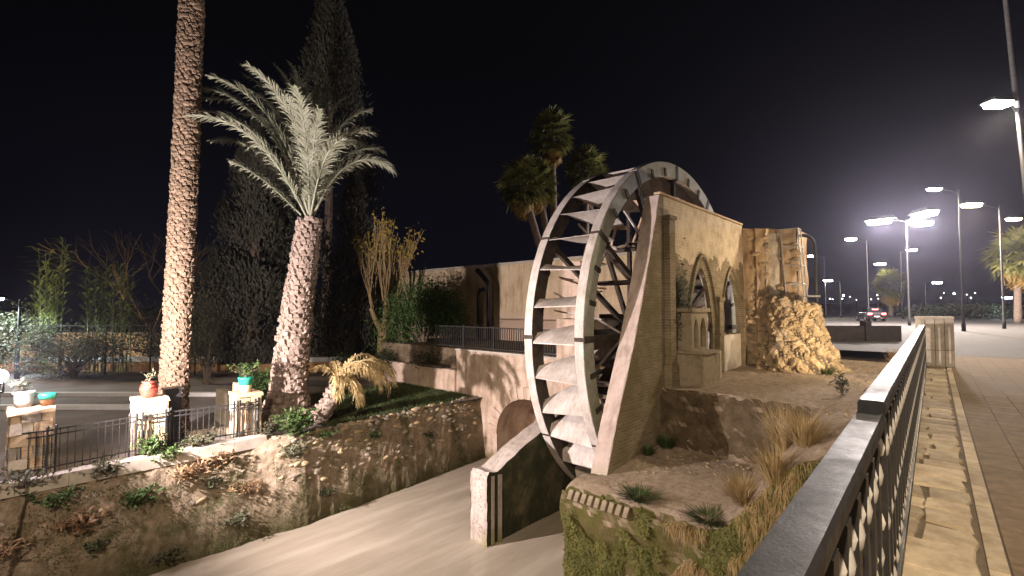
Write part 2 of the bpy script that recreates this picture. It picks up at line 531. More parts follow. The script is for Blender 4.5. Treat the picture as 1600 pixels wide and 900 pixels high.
def link(name, data, parent=None, loc=None, rot=None, scale=None):
    o = bpy.data.objects.new(name, data); COL.objects.link(o)
    if parent is not None:
        o.parent = parent
    if loc is not None:
        o.location = loc
    if rot is not None:
        o.rotation_euler = rot
    if scale is not None:
        o.scale = scale if hasattr(scale, "__len__") else (scale,) * 3
    return o
def tag(o, label=None, cat=None, group=None, kind=None):
    if label: o["label"] = label
    if cat: o["category"] = cat
    if group: o["group"] = group
    if kind: o["kind"] = kind
    return o
BASE = {}
def site(name, label, cat, base, group=None):
    """thing whose parts are written in site coordinates"""
    o = link(name, None, None, S(*base), (0, 0, ROT)); BASE[o.name] = Vector(base)
    return tag(o, label, cat, group)
def part(root, name, mb, mat, label=None, kind=None, parent=None):
    o = link(name, mb.mesh(name, mat), parent or root)
    if parent is None:
        o.location = -BASE[root.name]
    return tag(o, label, kind=kind)
def site_mesh(name, mb, mat, base=(0, 0, 0), label=None, cat=None, group=None, kind=None):
    o = link(name, mb.moved(base).mesh(name, mat), None, S(*base), (0, 0, ROT)); BASE[o.name] = Vector(base)
    return tag(o, label, cat, group, kind)
def local(name, label, cat, loc, rotz=0, group=None):
    o = link(name, None, None, loc, (0, 0, rotz)); BASE[o.name] = Vector((0, 0, 0))
    return tag(o, label, cat, group)
def struct(name, mb, mat):
    return site_mesh(name, mb, mat, kind="structure")
def copy_tree(o, parent=None):
    c = o.copy(); COL.objects.link(c); c.parent = parent
    if o.name in BASE: BASE[c.name] = BASE[o.name]
    for ch in list(o.children):
        copy_tree(ch, c)
    return c
def frange(a, b, step):
    n = max(1, int(round((b - a) / step)))
    return [a + (b - a) * i / n for i in range(n + 1)]

# ================================================================== SETTING
WATER = -4.4
struct("river", MB().grid(lambda u, v: (u, v, WATER), frange(-40, 24, 8), frange(-3, 14.6, 4.4)), "river_water")
struct("river_bed", MB().box(-40, 24, -3, 14.6, -7, -6.2), "dirt")

# left river bank: a rough stone and earth face from the water to the garden
def foot(s): return 13.0 + max(0, s - 6) * .085
def brow(s): return foot(s) + 1.25 - .55 * sm(4.6, 6.2, s)
def bank_pt(s, k):
    f, b = foot(s), brow(s)
    l = f + (b - f) * (k if k < 1 else 1) + max(0, k - 1) * 2.0
    z = -5.0 + 3.0 * (sm(0, 1.05, k) ** .85 if k < 1.05 else 1)
    a = .06 if k < 1 else .03
    d = a * nz(s * 1.1, k * 3.1, 2.2) + a * .6 * nz(s * 3.3, k * 8, 5.1) + a * .35 * nz(s * 8, k * 17, 9)
    return Vector((s, l - d * 1.2, z + d * .8 - (.10 if k > 1.02 else 0)))
bank = struct("river_bank", MB().grid(bank_pt, frange(-16, 13.42, .1), [i * .04 for i in range(29)]), "bank_soil")
bank_stone_meshes = []
for i in range(7):
    m = MB(); sph(m, (0, 0, 0), 1, i + 3, .28, 2, (1, .62, .72), 1.3); m.smooth = True
    bank_stone_meshes.append(m.mesh("stone", ("rubble", "grey_stone", "grey_stone")[i % 3]))
for i in range(230):
    s = rnd.uniform(-1, 13.2) if i < 40 else rnd.uniform(5.4, 12.8)
    k = rnd.uniform(.5, .95) if s < 5 else 1 - .5 * rnd.random() ** 1.6
    p = bank_pt(s, k)
    r = rnd.uniform(.05, .10)
    link("stone", rnd.choice(bank_stone_meshes), bank, p, (rnd.uniform(-.5, .5), rnd.uniform(-.4, .4), rnd.uniform(-.4, .4)), (r * rnd.uniform(1, 1.8), r, r * rnd.uniform(.7, 1.1)))

struct("garden_ground", MB().grid(lambda u, v: (u, v, -2.05), [-600, -60, -16, 0, 13.4, 30, 80, 300, 1500], [14.0, 16, 20, 40, 120, 1500]), "garden_paving")
# concrete coping below the garden railing
cop = MB()
for a in frange(-6, 5.2, .8)[:-1]:
    cop.box(a + .004, a + .796, 13.98, 14.34, -2.25, -1.97 + .012 * nz(a * 3, 4))
struct("garden_coping", cop, "concrete")

# raised yard behind the arch wall, and the ground far behind the mill
struct("yard_ground", MB().box(13.75, 40, 8.8, 22, -1.72, -.25), "dirt")
struct("back_ground", MB().grid(lambda u, v: (u, v, -.335), [25.2, 30, 60, 150, 1500], [-.5, 6, 22, 60]), "asphalt")

# right bank: ledge below, terrace above, slope up to the promenade
def right_top(s, l):
    ledge = -2.2 + (s - 8.6) * .05 + .05 * nz(s * .9, l * .9) + .025 * nz(s * 3, l * 3, 4)
    terr = -.58 + .06 * nz(s * .5, l * .5, 3) + .03 * nz(s * 2.2, l * 2.2, 8) + .26 * sm(18.5, 21.6, s)
    k = sm(11.98, 12.14, s + .10 * nz(l * 1.3, 3.3) + .05 * nz(l * 4, 1.3))
    z = ledge * (1 - k) + terr * k
    slope = -.34 + .07 * nz(s * 1.5, l * 1.5, 6) + .04 * nz(s * 4, l * 4, 6) - .22 * sm(.8, 2.6, l) - .5 * (1 - sm(8.6, 10.5, s)) * sm(.8, 2.6, l)
    q = 1 - sm(1.9, 3.3 + .3 * nz(s * .8, 2), l)
    z = z * (1 - q) + max(slope, z) * q
    edge = 8.55 + .08 * nz(l * 1.6, 7) + .04 * nz(l * 5, 7)
    if s < edge + .35:       # the face above the river
        f = sm(edge - .02, edge + .06, s)
        round_ = -.16 * (1 - sm(edge, edge + .35, s)) ** 2
        z = (-6.2) * (1 - f) + (z + round_) * f
    le = 6.19 - .05 if s > 9.2 else 6.44 - .05 * abs(nz(s * 2, 3))
    if l > le - .2:
        f = 1 - sm(le - .05, le, l)
        z = -6.2 * (1 - f) + (z - .10 * sm(le - .2, le - .05, l)) * f
    return z
ss = frange(8.30, 9.1, .04) + frange(9.2, 11.8, .1) + frange(11.84, 12.4, .03) + frange(12.5, 25.6, .12)
ll = frange(.30, 6.2, .09) + frange(6.22, 6.46, .03)
def rtp(s, l):
    z = right_top(s, l)
    j = .05 * nz(s * 2.6, l * 2.6, z * 2.6) + .025 * nz(s * 8, l * 8, z * 8)
    return Vector((s + j, l, z))
m = MB().grid(rtp, ss, ll)
# vertical faces get rows of their own so that they carry relief
def front_face(l, z):
    e = 8.53 + .10 * nz(l * 1.6, z * 1.6, 7) + .06 * nz(l * 4.4, z * 4.4, 2) + .03 * nz(l * 11, z * 11, 2)
    return Vector((e - .02 * (z + 2.3), l, z))
def face_top(l): return max(-2.42, right_top(9.0, l) - .22)
m.grid(lambda l, k: front_face(l, -6.2 + (face_top(l) + 6.2) * k), frange(.3, 6.42, .08), [i / 44 for i in range(45)])
def pit_face(l, z):
    e = 12.02 + .10 * nz(l * 1.5, z * 1.5, 17) + .05 * nz(l * 5, z * 5, 12) + .02 * nz(l * 12, z * 12, 2)
    return Vector((e, l, z))
m.grid(pit_face, frange(1.6, 5.8, .08), frange(-2.4, -.75, .1))
m.smooth = True
ledge = struct("bank_terrace", m, "ledge_soil")
# row of bricks set on edge along the ledge lip
bk = MB().box(-.05, .05, -.12, .12, -.10, .10).mesh("brick", "old_stone")
for i in range(9):
    l = 6.15 - i * .165
    o = link("brick", bk, ledge, Vector((8.56 + .02 * nz(i, 2), l, -2.50 - .02 * i * 0 + .015 * nz(i * 2, 1))), (R(38), .1 * nz(i, 5), .08 * nz(i, 9)))
    o.rotation_euler = (R(35 + 14 * nz(i, 3)), R(8 * nz(i, 6)), R(90 + 10 * nz(i, 9)))

# the embankment straight below the camera
def emb(s, l):
    z = -.3 - max(0, l - .5) * 1.9 + .08 * nz(s * 1.2, l * 1.2)
    return Vector((s, l, max(z, -6.2)))
struct("embankment", MB().grid(emb, frange(-10, 8.6, .3), frange(.3, 3.6, .15)), "bank_soil")

# ------------------------------------------------------------------ promenade (railing frame)
def rail_struct(name, mb, mat):
    o = link(name, mb.mesh(name, mat), None, (0, 0, 0), (0, 0, RROT))
    return tag(o, kind="structure")
prom = rail_struct("promenade", MB().grid(lambda u, v: (u, v, 0.0), [-200, -20, 0, 10, 20, 30, 40], [-400, -60, -20, -6, -2, -.21, .44]), "promenade_tiles")
rail_struct("promenade_retaining_wall", MB().box(-20, 17.6, .30, .44, -4, -.02), "concrete")
rail_struct("road", MB().grid(lambda u, v: (u, v, .004), [21, 40, 90, 300, 1500], [-900, -60, -9, 1.2, 40, 200]), "asphalt")
rail_struct("flagstone_bed", MB().box(-1, 16.8, -.19, .42, -.02, .008), "flag_mortar")
a = 1.2; i = 0
while a < 16.6:
    w = rnd.uniform(.17, .34) if rnd.random() < .7 else rnd.uniform(.3, .48)
    cuts = [(.40, -.17)] if rnd.random() < .45 else [(.40, (c := rnd.uniform(.02, .2)) + .012), (c - .012, -.17)]
    for b1, b0 in cuts:
        poly = []
        for (pa, pb) in ((a + .012, b0), (a + w * .5, b0 - .01), (a + w - .012, b0), (a + w - .006, (b0 + b1) / 2), (a + w - .012, b1), (a + .012, b1)):
            poly.append((pa + rnd.uniform(-.035, .035), pb + rnd.uniform(-.012, .03) * (1 if pb < .3 else 0)))
        cx = sum(q[0] for q in poly) / 6; cy = sum(q[1] for q in poly) / 6
        mm = MB().slab([(x - cx, y - cy) for x, y in poly], 0, .016 + rnd.uniform(0, .012))
        # worn edge: pull the top face in a little
        for q in mm.v[6:]:
            q.x *= .93; q.y *= .95
        link("flagstone", mm.mesh("flagstone", "flag"), prom, (cx, cy, .006))
    a += w
# border strip and pavers close to the camera
edge_m = MB().box(.006, .594, -.045, .045, 0, .02).mesh("edging_block", "flag")
for k in range(24):
    link("edging_block", edge_m, prom, (2.2 + k * .6, -.245, .001))
pav = MB(); pav.slab([(-.1475, -.1475), (.1475, -.1475), (.1475, .1475), (-.1475, .1475)], 0, .006)
for q in pav.v[4:]:
    q.x *= .985; q.y *= .985
pav_m = pav.mesh("paver", "paver")
cnt = 0
for ka in range(30):
    for kb in range(12):
        a = 3.15 + ka * .3; b = -.45 - kb * .3
        if kb > 1 + (ka + 4) * .55 or cnt >= 290:
            continue
        cnt += 1
        link("paver", pav_m, prom, (a, b, .001 + .0012 * rnd.random()), (R(rnd.uniform(-.25, .25)), R(rnd.uniform(-.25, .25)), 0))

# hills at the horizon
def hill(s, l):
    h = 9 * sm(150, 420, s) * (.55 + .45 * nz(s * .006, l * .006)) + 3 * nz(s * .02, l * .02)
    return Vector((s, l, -2.5 + max(0, h)))
struct("hills", MB().grid(hill, frange(120, 900, 30), frange(-900, 900, 40)), "hill_dirt")
def earth_bank(s, l):
    return Vector((s, l, -.6 + (4.7 * sm(24, 30, s) + .35 * nz(s * .3, l * .3) + .15 * nz(s, l)) * sm(9, 18, l) * (1 - sm(50, 59, s))))
struct("earth_bank", MB().grid(earth_bank, frange(23, 60, 1.2), frange(8, 42, 1.2)), "hill_dirt")

# ================================================================== THE MILL
T0, T1 = 5.80, 6.20           # l of the pier's outer face and of its channel face
TOPZ = 4.58
def wall_strips(m, s0, s1, l0, l1, zb, ztop, openings, step=.08):
    """wall along s with arched openings [(sa, sb, sill, fn(s) -> head)]"""
    cuts = sorted(set(frange(s0, s1, step) + [o[0] for o in openings] + [o[1] for o in openings]))
    for a, b in zip(cuts[:-1], cuts[1:]):
        if b - a < 1e-4: continue
        mid = (a + b) / 2
        op = next((o for o in openings if o[0] < mid < o[1]), None)
        if op is None:
            segs = [(zb, zb, ztop(a), ztop(b))]
        else:
            segs = [(op[3](a), op[3](b), ztop(a), ztop(b))]
            if op[2] > zb: segs.append((zb, zb, op[2], op[2]))
        for za, zc, zta, ztb in segs:
            vs = [(a, l0, za), (b, l0, zc), (b, l0, ztb), (a, l0, zta), (a, l1, za), (b, l1, zc), (b, l1, ztb), (a, l1, zta)]
            fs = [(0, 1, 2, 3), (5, 4, 7, 6), (3, 2, 6, 7), (1, 0, 4, 5)]
            if op is not None or any(abs(a - o[1]) < 1e-6 for o in openings) or a == cuts[0]: fs.append((4, 0, 3, 7))
            if op is not None or any(abs(b - o[0]) < 1e-6 for o in openings) or b == cuts[-1]: fs.append((1, 5, 6, 2))
            m.add(vs, fs)
def pointed(sa, sb, spring, apex):
    c = (sa + sb) / 2; h = (sb - sa) / 2
    def fn(s):
        x = min(1, abs(s - c) / h)
        return spring + (apex - spring) * max(0, (1 - x ** 1.75)) ** .72 * (1 - .10 * (1 - x) * 0)
    return fn
mill = site("mill_wall", "tall brick and plaster mill wall with pointed arches and battered pier", "wall", (12, 6.1, -.6))
prof = [(9.33, -2.25), (9.75, -1.2), (10.22, -.2), (10.62, .62), (11.08, 1.75), (11.5, 2.87), (11.85, 3.85), (12.1, TOPZ)]
def end_s(z):
    if z <= prof[0][1]: return prof[0][0] + (z - prof[0][1]) * .25
    for (a, za), (b, zb) in zip(prof[:-1], prof[1:]):
        if z <= zb: return a + (b - a) * (z - za) / (zb - za)
    return prof[-1][0]
zs = frange(-6, TOPZ, .12)
pier = MB()
for za, zb in zip(zs[:-1], zs[1:]):
    a, b = end_s(za), end_s(zb)
    pier.add([(a, T0, za), (12.3, T0, za), (12.3, T0, zb), (b, T0, zb), (a, T1, za), (12.3, T1, za), (12.3, T1, zb), (b, T1, zb)], [(0, 1, 2, 3), (5, 4, 7, 6)])
pier.add([(prof[-1][0], T0, TOPZ), (12.3, T0, TOPZ), (12.3, T1, TOPZ), (prof[-1][0], T1, TOPZ)], [(0, 1, 2, 3)])
part(mill, "pier", pier, "brick_plain")
endf = MB()
for za, zb in zip(zs[:-1], zs[1:]):
    a, b = end_s(za) - .012, end_s(zb) - .012
    ea, eb = (max(-.012, .045 * nz(q_ * 2.7, 8) + .035 * nz(q_ * 9, 4)) for q_ in (za, zb))
    endf.add([(a, T0 - .012 + (ea + .012), za), (a, T1 + .005, za), (b, T1 + .005, zb), (b, T0 - .012 + (eb + .012), zb), (a + .02, T0 - .012, za), (b + .02, T0 - .012, zb)], [(0, 3, 2, 1), (0, 4, 5, 3)])
part(mill, "end_face", endf, "pink_plaster", label="smooth pinkish plastered end of the pier")
body = MB()
A1 = (13.95, 15.85, -.2, pointed(13.95, 15.85, .6, 2.78))
A2 = (16.62, 18.50, .62, pointed(16.62, 18.50, .9, 2.70))
wall_strips(body, 12.3, 18.9, T0, T0 + .13, -6, lambda s: TOPZ + .02 * nz(s * 1.5, 3), [A1, A2])
part(mill, "arcade_wall", body, "brick_wall")
def ring(sa, sb, spring, apex, off, w, proud):
    """raised brick band that follows an arch"""
    fn = pointed(sa - off, sb + off, spring, apex + off * 1.1)
    m = MB(); pts = [(s, fn(s)) for s in frange(sa - off + .001, sb + off - .001, .07)]
    for (a, za), (b, zb) in zip(pts[:-1], pts[1:]):
        m.add([(a, T0 - proud, za), (b, T0 - proud, zb), (b, T0 - proud, zb + w), (a, T0 - proud, za + w), (a, T0 + .01, za), (b, T0 + .01, zb), (b, T0 + .01, zb + w), (a, T0 + .01, za + w)],
              [(0, 1, 2, 3), (0, 4, 5, 1), (3, 2, 6, 7)])
    return m
part(mill, "arch_ring", ring(13.95, 15.85, .6, 2.78, .30, .11, .09), "brick_plain")
part(mill, "arch_ring", ring(16.62, 18.50, .9, 2.70, .16, .10, .07), "brick_plain")
pil = MB().box(12.36, 12.70, T0 - .16, T0 + .01, -2.4, 3.95).box(12.30, 12.76, T0 - .20, T0 + .01, 3.95, 4.05).box(12.30, 12.76, T0 - .20, T0 + .01, -2.5, .0)
part(mill, "pilaster", pil, "brick_plain")
part(mill, "column", MB().box(16.05, 16.42, T0 - .14, T0 + .01, -.7, 1.75).box(16.0, 16.47, T0 - .18, T0 + .01, 1.75, 1.88).box(16.0, 16.47, T0 - .18, T0 + .01, .62, .72), "brick_plain")
part(mill, "column", MB().box(18.50, 18.72, T0 - .14, T0 + .01, -.7, 1.75).box(18.46, 18.76, T0 - .18, T0 + .01, 1.75, 1.86), "brick_wall")
part(mill, "parapet_panel", MB().box(16.70, 18.42, T0 - .035, T0 + .01, -.6, .60), "concrete")
# coping stones along the top
for k, a in enumerate(frange(12.1, 18.9, .62)[:-1]):
    part(mill, "coping_stone", MB().box(a + .006, a + .612, T0 - .03, T0 + .16, TOPZ + .025, TOPZ + .085 + .015 * nz(k, 4)), "ruin_wall")
# ivy hanging on the wall left of the first arch
iv = MB()
for i in range(1500):
    s = 13.0 + abs(rnd.gauss(0, .35)); z = rnd.gauss(1.5, .55)
    if s > 14.2 or z < -.3: continue
    iv.leaf((s, T0 - .03 - rnd.random() * .12, z), (rnd.uniform(-1, 1), -.4, rnd.uniform(-1.2, .2)), (0, -1, .3), rnd.uniform(.05, .10), rnd.uniform(.04, .07))
site_mesh("ivy", iv, "leaf_olive", (0, 0, 0), "dusty ivy patch clinging to the brick beside the first arch", "ivy")

# double niche on a plinth in front of the arcade
nic = site("niche_shrine", "small stone box with two arched niches against the arcade", "shrine", (14.0, 5.5, .28))
nm = MB()
n1 = (13.22, 13.52, .40, pointed(13.22, 13.52, .95, 1.22)); n2 = (13.66, 14.06, .40, pointed(13.66, 14.06, .95, 1.25))
wall_strips(nm, 13.05, 14.2, 5.36, 5.52, .28, lambda s: 1.42, [n1, n2], .03)
part(nic, "front", nm, "old_stone")
part(nic, "side", MB().box(13.05, 13.15, 5.52, 5.80, .28, 1.42), "old_stone")
part(nic, "side", MB().box(14.10, 14.2, 5.52, 5.80, .28, 1.42), "old_stone")
part(nic, "top", MB().box(12.98, 14.27, 5.30, 5.80, 1.42, 1.52), "old_stone")
m = MB(); m.lathe([(.02, 0), (.10, .02), (.09, .1), (.05, .18), (.08, .30), (.085, .36), (.05, .42), (.07, .48), (.05, .56), (.01, .58)], 12, (13.86, 5.66, .40)); m.smooth = True
part(nic, "figure", m, "pale_stone", label="little pale figure standing in the niche")
pl = site("stone_plinth", "square stone plinth under the niches with a second slab leaning at its side", "plinth", (13.5, 5.1, -.6))
part(pl, "block", MB().box(12.85, 13.85, 4.98, 5.79, -.75, .28), "old_stone")
part(pl, "slab", MB().box(13.92, 14.5, 5.12, 5.79, -.75, .22), "old_stone")
part(pl, "slab", MB().box(14.58, 14.86, 5.22, 5.79, -.75, .25), "pale_stone")
part(pl, "cap", MB().box(12.80, 13.90, 4.92, 5.79, .284, .36), "old_stone")

# ruined end wall, its rubble buttress, the climbing cage and the bent pipe
ruin = site("ruined_wall", "broken orange masonry wall end with peeling plaster at the arcade's far corner", "wall", (19.4, 5, -.6))
def ruin_front(l, z):
    k = .10 * nz(l * 1.2, z * .8, 3) + .06 * nz(l * 4, z * 3, 9)
    if 4.95 < l < 5.35 or l < 4.5: k -= .10
    return Vector((18.92 + k, l, z))
rm = MB()
topl = lambda l: 4.40 - .22 * sm(5.6, 4.2, l) if False else 4.48 - .12 * (5.8 - l) + .06 * nz(l * 3, 2)
rl = frange(4.02, 5.79, .06)
def rz(l, k): return -.8 + (topl(l) + .8) * k
rm.grid(lambda l, k: ruin_front(l, rz(l, k)), rl, [i / 60 for i in range(61)])
rm.grid(lambda l, k: Vector((18.92 + k * 1.5, l, topl(l))) if k else ruin_front(l, topl(l)), rl, [0, .5, 1])
rm.grid(lambda x, k: Vector((18.94 + x + .02 * nz(k * 9, x), 4.02 + .05 * nz(x * 3, k * 9), rz(4.02, k))), frange(0, 1.5, .25), [i / 30 for i in range(31)])
rm.grid(lambda l, k: Vector((20.42, l, rz(l, k))), frange(4.02, 6.45, .4), [0, .5, 1])
part(ruin, "masonry", rm, "ruin_wall")
rst = []
for i in range(5):
    m = MB(); sph(m, (0, 0, 0), 1, i + 40, .4, 2, (.7, 1, .75), 1.5); rst.append(m.mesh("stone", ("orange_stone", "rubble", "old_stone")[i % 3]))
for i in range(150):
    l = rnd.uniform(4.35, 5.75); z = -.6 + 3.0 * rnd.random() ** 1.5
    if i > 100: l = rnd.choice([4.05, 4.5, 5.0, 5.4]) + rnd.gauss(0, .04); z = rnd.uniform(1.8, 4.2)
    p = ruin_front(l, z) - BASE[ruin.name]; r_ = rnd.uniform(.05, .12)
    link("stone", rnd.choice(rst), ruin, p, (rnd.uniform(-.5, .5), rnd.uniform(-.3, .3), rnd.uniform(-.3, .3)), (r_ * .7, r_ * rnd.uniform(1, 1.7), r_))
strip = MB()  # pale patch laid on the masonry as a painted stripe of light
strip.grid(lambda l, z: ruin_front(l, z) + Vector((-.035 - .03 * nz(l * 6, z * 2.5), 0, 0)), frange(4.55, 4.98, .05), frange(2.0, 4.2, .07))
part(ruin, "lit_wall_patch", strip, "pale_stone", label="pale strip on the ruined wall, its tone standing for light on it")
rub = site("rubble_buttress", "lumpy buttress of small lit stones against the ruined wall", "rubble", (18.6, 3.9, -.6))
def mound2(u, v):
    # half cone: from the arcade side (l large) round the front to the right
    ang = math.pi * (.5 - u)                      # +90 .. -90 deg
    sh = .66 + .46 * (1 - v) ** 1.2 + (.35 * (1 - v) ** 1.5 * sm(.5, .95, u))
    n_ = 1 + .22 * nz(u * 3.1, v * 2.2, 3) + .10 * nz(u * 8, v * 5, 1) + .05 * nz(u * 19, v * 13, 1)
    l = 4.10 + math.sin(ang) * 1.05 * sh * n_
    s = 19.0 - math.cos(ang) * 1.15 * sh * n_
    top = 2.0 - .35 * u - .45 * abs(nz(u * 5, 2))
    return Vector((s, l, -.75 + (top + .75) * v))
core = MB().grid(mound2, [i / 40 for i in range(41)], [i / 24 for i in range(25)])
ctr = Vector((19.0, 4.10, 1.75)); o = len(core.v); core.v.append(ctr)
core.f += [(i * 25 + 24, (i + 1) * 25 + 24, o) for i in range(40)]
part(rub, "core", core, "mortar")
rs_m = []
for i in range(6):
    m = MB(); sph(m, (0, 0, 0), 1, i + 20, .55, 2, (1, .85, .8), 1.9); rs_m.append(m.mesh("stone", "rubble"))
rub_stuff = MB()
for i in range(900):
    v = ((i * .618034) % 1.0) * 1.0; u = .03 + .94 * ((i * .7548777) % 1.0)
    p = mound2(u, v) - BASE[rub.name]; r = rnd.uniform(.07, .145) if i < 290 else rnd.uniform(.03, .06)
    if i >= 290:
        sph(rub_stuff, p, r, i, .5, 1, (1.1, .95, .85), 1.9, Euler((rnd.uniform(0, 6), rnd.uniform(0, 6), 0)).to_matrix()); continue
    link("stone", rs_m[i % 6], rub, p, (rnd.uniform(0, 6), rnd.uniform(0, 6), rnd.uniform(0, 6)), (r * rnd.uniform(1.0, 1.7), r, r * rnd.uniform(.6, 1)))

tag(link("small_stones", rub_stuff.mesh("small_stones", "rubble"), rub), kind="stuff")
cage = site("climbing_cage", "pale metal ladder cage fixed to the ruined wall's right edge", "ladder", (19, 3.9, 1.5))
for (l, s) in ((4.32, 18.75), (3.78, 18.75), (3.78, 19.2)):
    part(cage, "upright", MB().tube([(s, l, 1.55), (s + .02, l + .18, 4.30)], .022, 6), "galvanised")
for z in (1.7, 2.35, 3.0, 3.65, 4.28):
    k = (z - 1.55) / 2.75 * .18
    part(cage, "rung", MB().tube([(18.75, 4.32 + k, z), (18.75, 3.78 + k, z), (19.2, 3.78 + k, z)], .018, 6), "galvanised")
pp = site("overflow_pipe", "thin dark pipe bent over beside the ladder cage", "pipe", (19.2, 3.5, .5))
m = MB(); m.tube([(19.3, 4.0, 4.05)] + [(19.3, 3.95 - .38 * math.sin(a * math.pi / 16), 3.7 + .38 * math.cos(a * math.pi / 16)) for a in range(0, 9)] + [(19.3, 3.55, 3.2), (19.3, 3.52, .4)], .06, 8); m.smooth = True
part(pp, "bent_tube", m, "lamp_grey")
part(pp, "bracket", MB().box(19.2, 19.4, 3.44, 4.06, 1.9, 1.96), "galvanised")

# left wall of the wheel channel with its long low nose in the river
lw = site("channel_wall", "low concrete divider wall with a blunt nose standing in the river", "wall", (9, 9, -4.4))
prl = [(8.5, -6.2), (8.5, -2.68), (8.56, -2.60), (8.80, -2.66), (9.0, -2.60), (9.6, -2.32), (10.6, -2.0), (11.8, -1.65), (13.0, -1.2), (13.0, -6.2)]
m = MB()
def lwp(s, z, l):
    return Vector((s + .03 * nz(z * 3, l * 3, s), l + .035 * nz(s * 1.7, z * 1.7, 3) + .02 * nz(s * 6, z * 6, 3), z + .02 * nz(s * 3, l * 4, 5)))
def ltop(s):
    for (a, za), (b, zb) in zip(prl[1:-2], prl[2:-1]):
        if a <= s <= b: return za + (zb - za) * (s - a) / max(1e-6, b - a)
    return -1.2
lss = [8.5, 8.53, 8.56] + frange(8.62, 13.0, .11)
for l in (8.72, 9.30):
    m.grid(lambda s, k, l=l: lwp(s, -6.2 + (ltop(s) + 6.2) * k, l), lss, [i / 24 for i in range(25)])  # sides get a much darker tone than top and nose
part(lw, "side_faces", m, "dark_wall", label="dark mottled sides")
m = MB()
m.grid(lambda s, l: lwp(s, ltop(s) + .01, l), lss, frange(8.71, 9.31, .12))
part(lw, "top_face", m, "divider_wall")
m = MB().grid(lambda l, z: Vector((8.485 + .025 * nz(l * 5, z * 5, 2), l, z)), frange(8.71, 9.31, .1), frange(-6.2, -2.66, .12))
part(lw, "nose", m, "divider_wall", label="pitted pale nose with a yellow-green waterline")
for l in (8.70, ):
    part(lw, "gate_groove", MB().box(8.62, 8.70, l - .05, l, -6, -2.7), "divider_wall")
    part(lw, "gate_groove", MB().box(8.86, 8.96, l - .06, l, -6, -2.72), "divider_wall")

ap = site("axle_pier", "plain plastered pier carrying the wheel's far axle end", "pier", (15, 9.3, -.25))
m = MB().box(12.95, 17.4, 8.95, 9.95, -6, 1.15).box(13.3, 14.0, 9.2, 9.95, 1.15, 3.1)
part(ap, "pier_body", m, "arch_wall")
part(ap, "bearing_block", MB().box(14.9, 15.66, 8.9, 9.5, 1.15, 1.3), "dark_wood_and_shade")

# arch wall of the side channel below the yard
aw = site("arch_wall", "stained retaining wall with a low arch at the water, railing above", "wall", (13.4, 12, -4.4))
m = MB()
def aw_head(l):
    x = (l - 11.6) / 1.62
    return -4.9 if abs(x) >= 1 else -3.35 + 1.55 * math.sqrt(max(0, 1 - x * x))
cuts = frange(9.95, 15.6, .06)
for a, b in zip(cuts[:-1], cuts[1:]):
    mid = (a + b) / 2; inside = abs((mid - 11.6) / 1.62) < 1
    za, zb = (aw_head(a), aw_head(b)) if inside else (-6, -6)
    if inside: za = max(za, -3.35 if abs(a - 11.6) < 1.62 else -3.35); zb = max(zb, -3.35)
    zz = frange(0, 1, .05)
    f = lambda l, k, z0: Vector((13.4 + .04 * nz(l * 2, k * 6, 3) + .03 * nz(l * 6, k * 18, 3), l, z0 + (-.27 - z0) * k))
    for k0, k1 in zip(zz[:-1], zz[1:]):
        m.add([f(a, k0, za), f(b, k0, zb), f(b, k1, zb), f(a, k1, za)], [(0, 3, 2, 1)])
    if inside:
        m.add([(13.4, a, za), (13.4, b, zb), (15.5, b, zb), (15.5, a, za)], [(0, 1, 2, 3)])
# jambs under the springing, back of the vault
m.box(13.45, 15.5, 13.225, 13.5, -6, -2.5); m.box(13.45, 15.5, 9.7, 9.975, -6, -2.5)
m.add([(15.5, 9.9, -6), (15.5, 13.4, -6), (15.5, 13.4, -1.6), (15.5, 9.9, -1.6)], [(0, 1, 2, 3)])
part(aw, "face", m, "arch_wall")
vm_ = MB()
for k in range(17):
    a0, a1 = math.pi * (k + .04) / 17, math.pi * (k + .96) / 17
    f = lambda a, r, s: (s, 11.6 + (1.62 + r) * math.cos(a), -3.35 + (1.55 + r) * math.sin(a))
    pr = .05 + .02 * nz(k * 2.3, 5)
    part(aw, "voussoir", MB().add([f(a0, -.02, 13.4 - pr), f(a1, -.02, 13.4 - pr), f(a1, .42 + .1 * nz(k, 2), 13.4 - pr), f(a0, .42 + .1 * nz(k, 2), 13.4 - pr), f(a0, -.02, 13.5), f(a1, -.02, 13.5), f(a1, .42, 13.5), f(a0, .42, 13.5)],
         [(0, 3, 2, 1), (0, 1, 5, 4), (1, 2, 6, 5), (2, 3, 7, 6), (3, 0, 4, 7)]), "arch_wall")
part(aw, "coping", MB().box(13.32, 13.76, 9.95, 15.6, -.268, -.19), "concrete")
lwl = site("low_garden_wall", "low stained wall closing the grass plot below the yard", "wall", (13.5, 18, -2))
part(lwl, "masonry", MB().grid(lambda l, z: Vector((13.3 + .03 * nz(l * 2, z * 3), l, z)), frange(15.6, 21.6, .2), frange(-2.3, -1.1, .2)).box(13.32, 13.7, 15.6, 21.6, -2.3, -1.105), "arch_wall")
part(lwl, "ledge_slab", MB().box(13.22, 13.8, 16.4, 18.2, -1.10, -1.0), "dark_wood_and_shade")

# long plaster wall of the yard
yw = site("yard_wall", "long weathered plaster wall with a pale coping at the back of the yard", "wall", (19, 22, -2))
m = MB().grid(lambda l, z: Vector((19 + .02 * nz(l, z, 3), l, z)), frange(9.9, 36.2, .4), frange(-2.2, 3.86, .4))
m.box(19.03, 19.4, 9.9, 36.2, -2.2, 3.85)
part(yw, "masonry", m, "yard_wall")
for l in frange(9.9, 36.2, 1.05)[:-1]:
    part(yw, "coping_stone", MB().box(18.92, 19.48, l + .008, l + 1.04, 3.86, 3.99 + .02 * nz(l, 1)), "concrete")
part(yw, "ledge_line", MB().box(18.95, 19.02, 9.9, 30, 2.35, 2.41), "yard_wall")

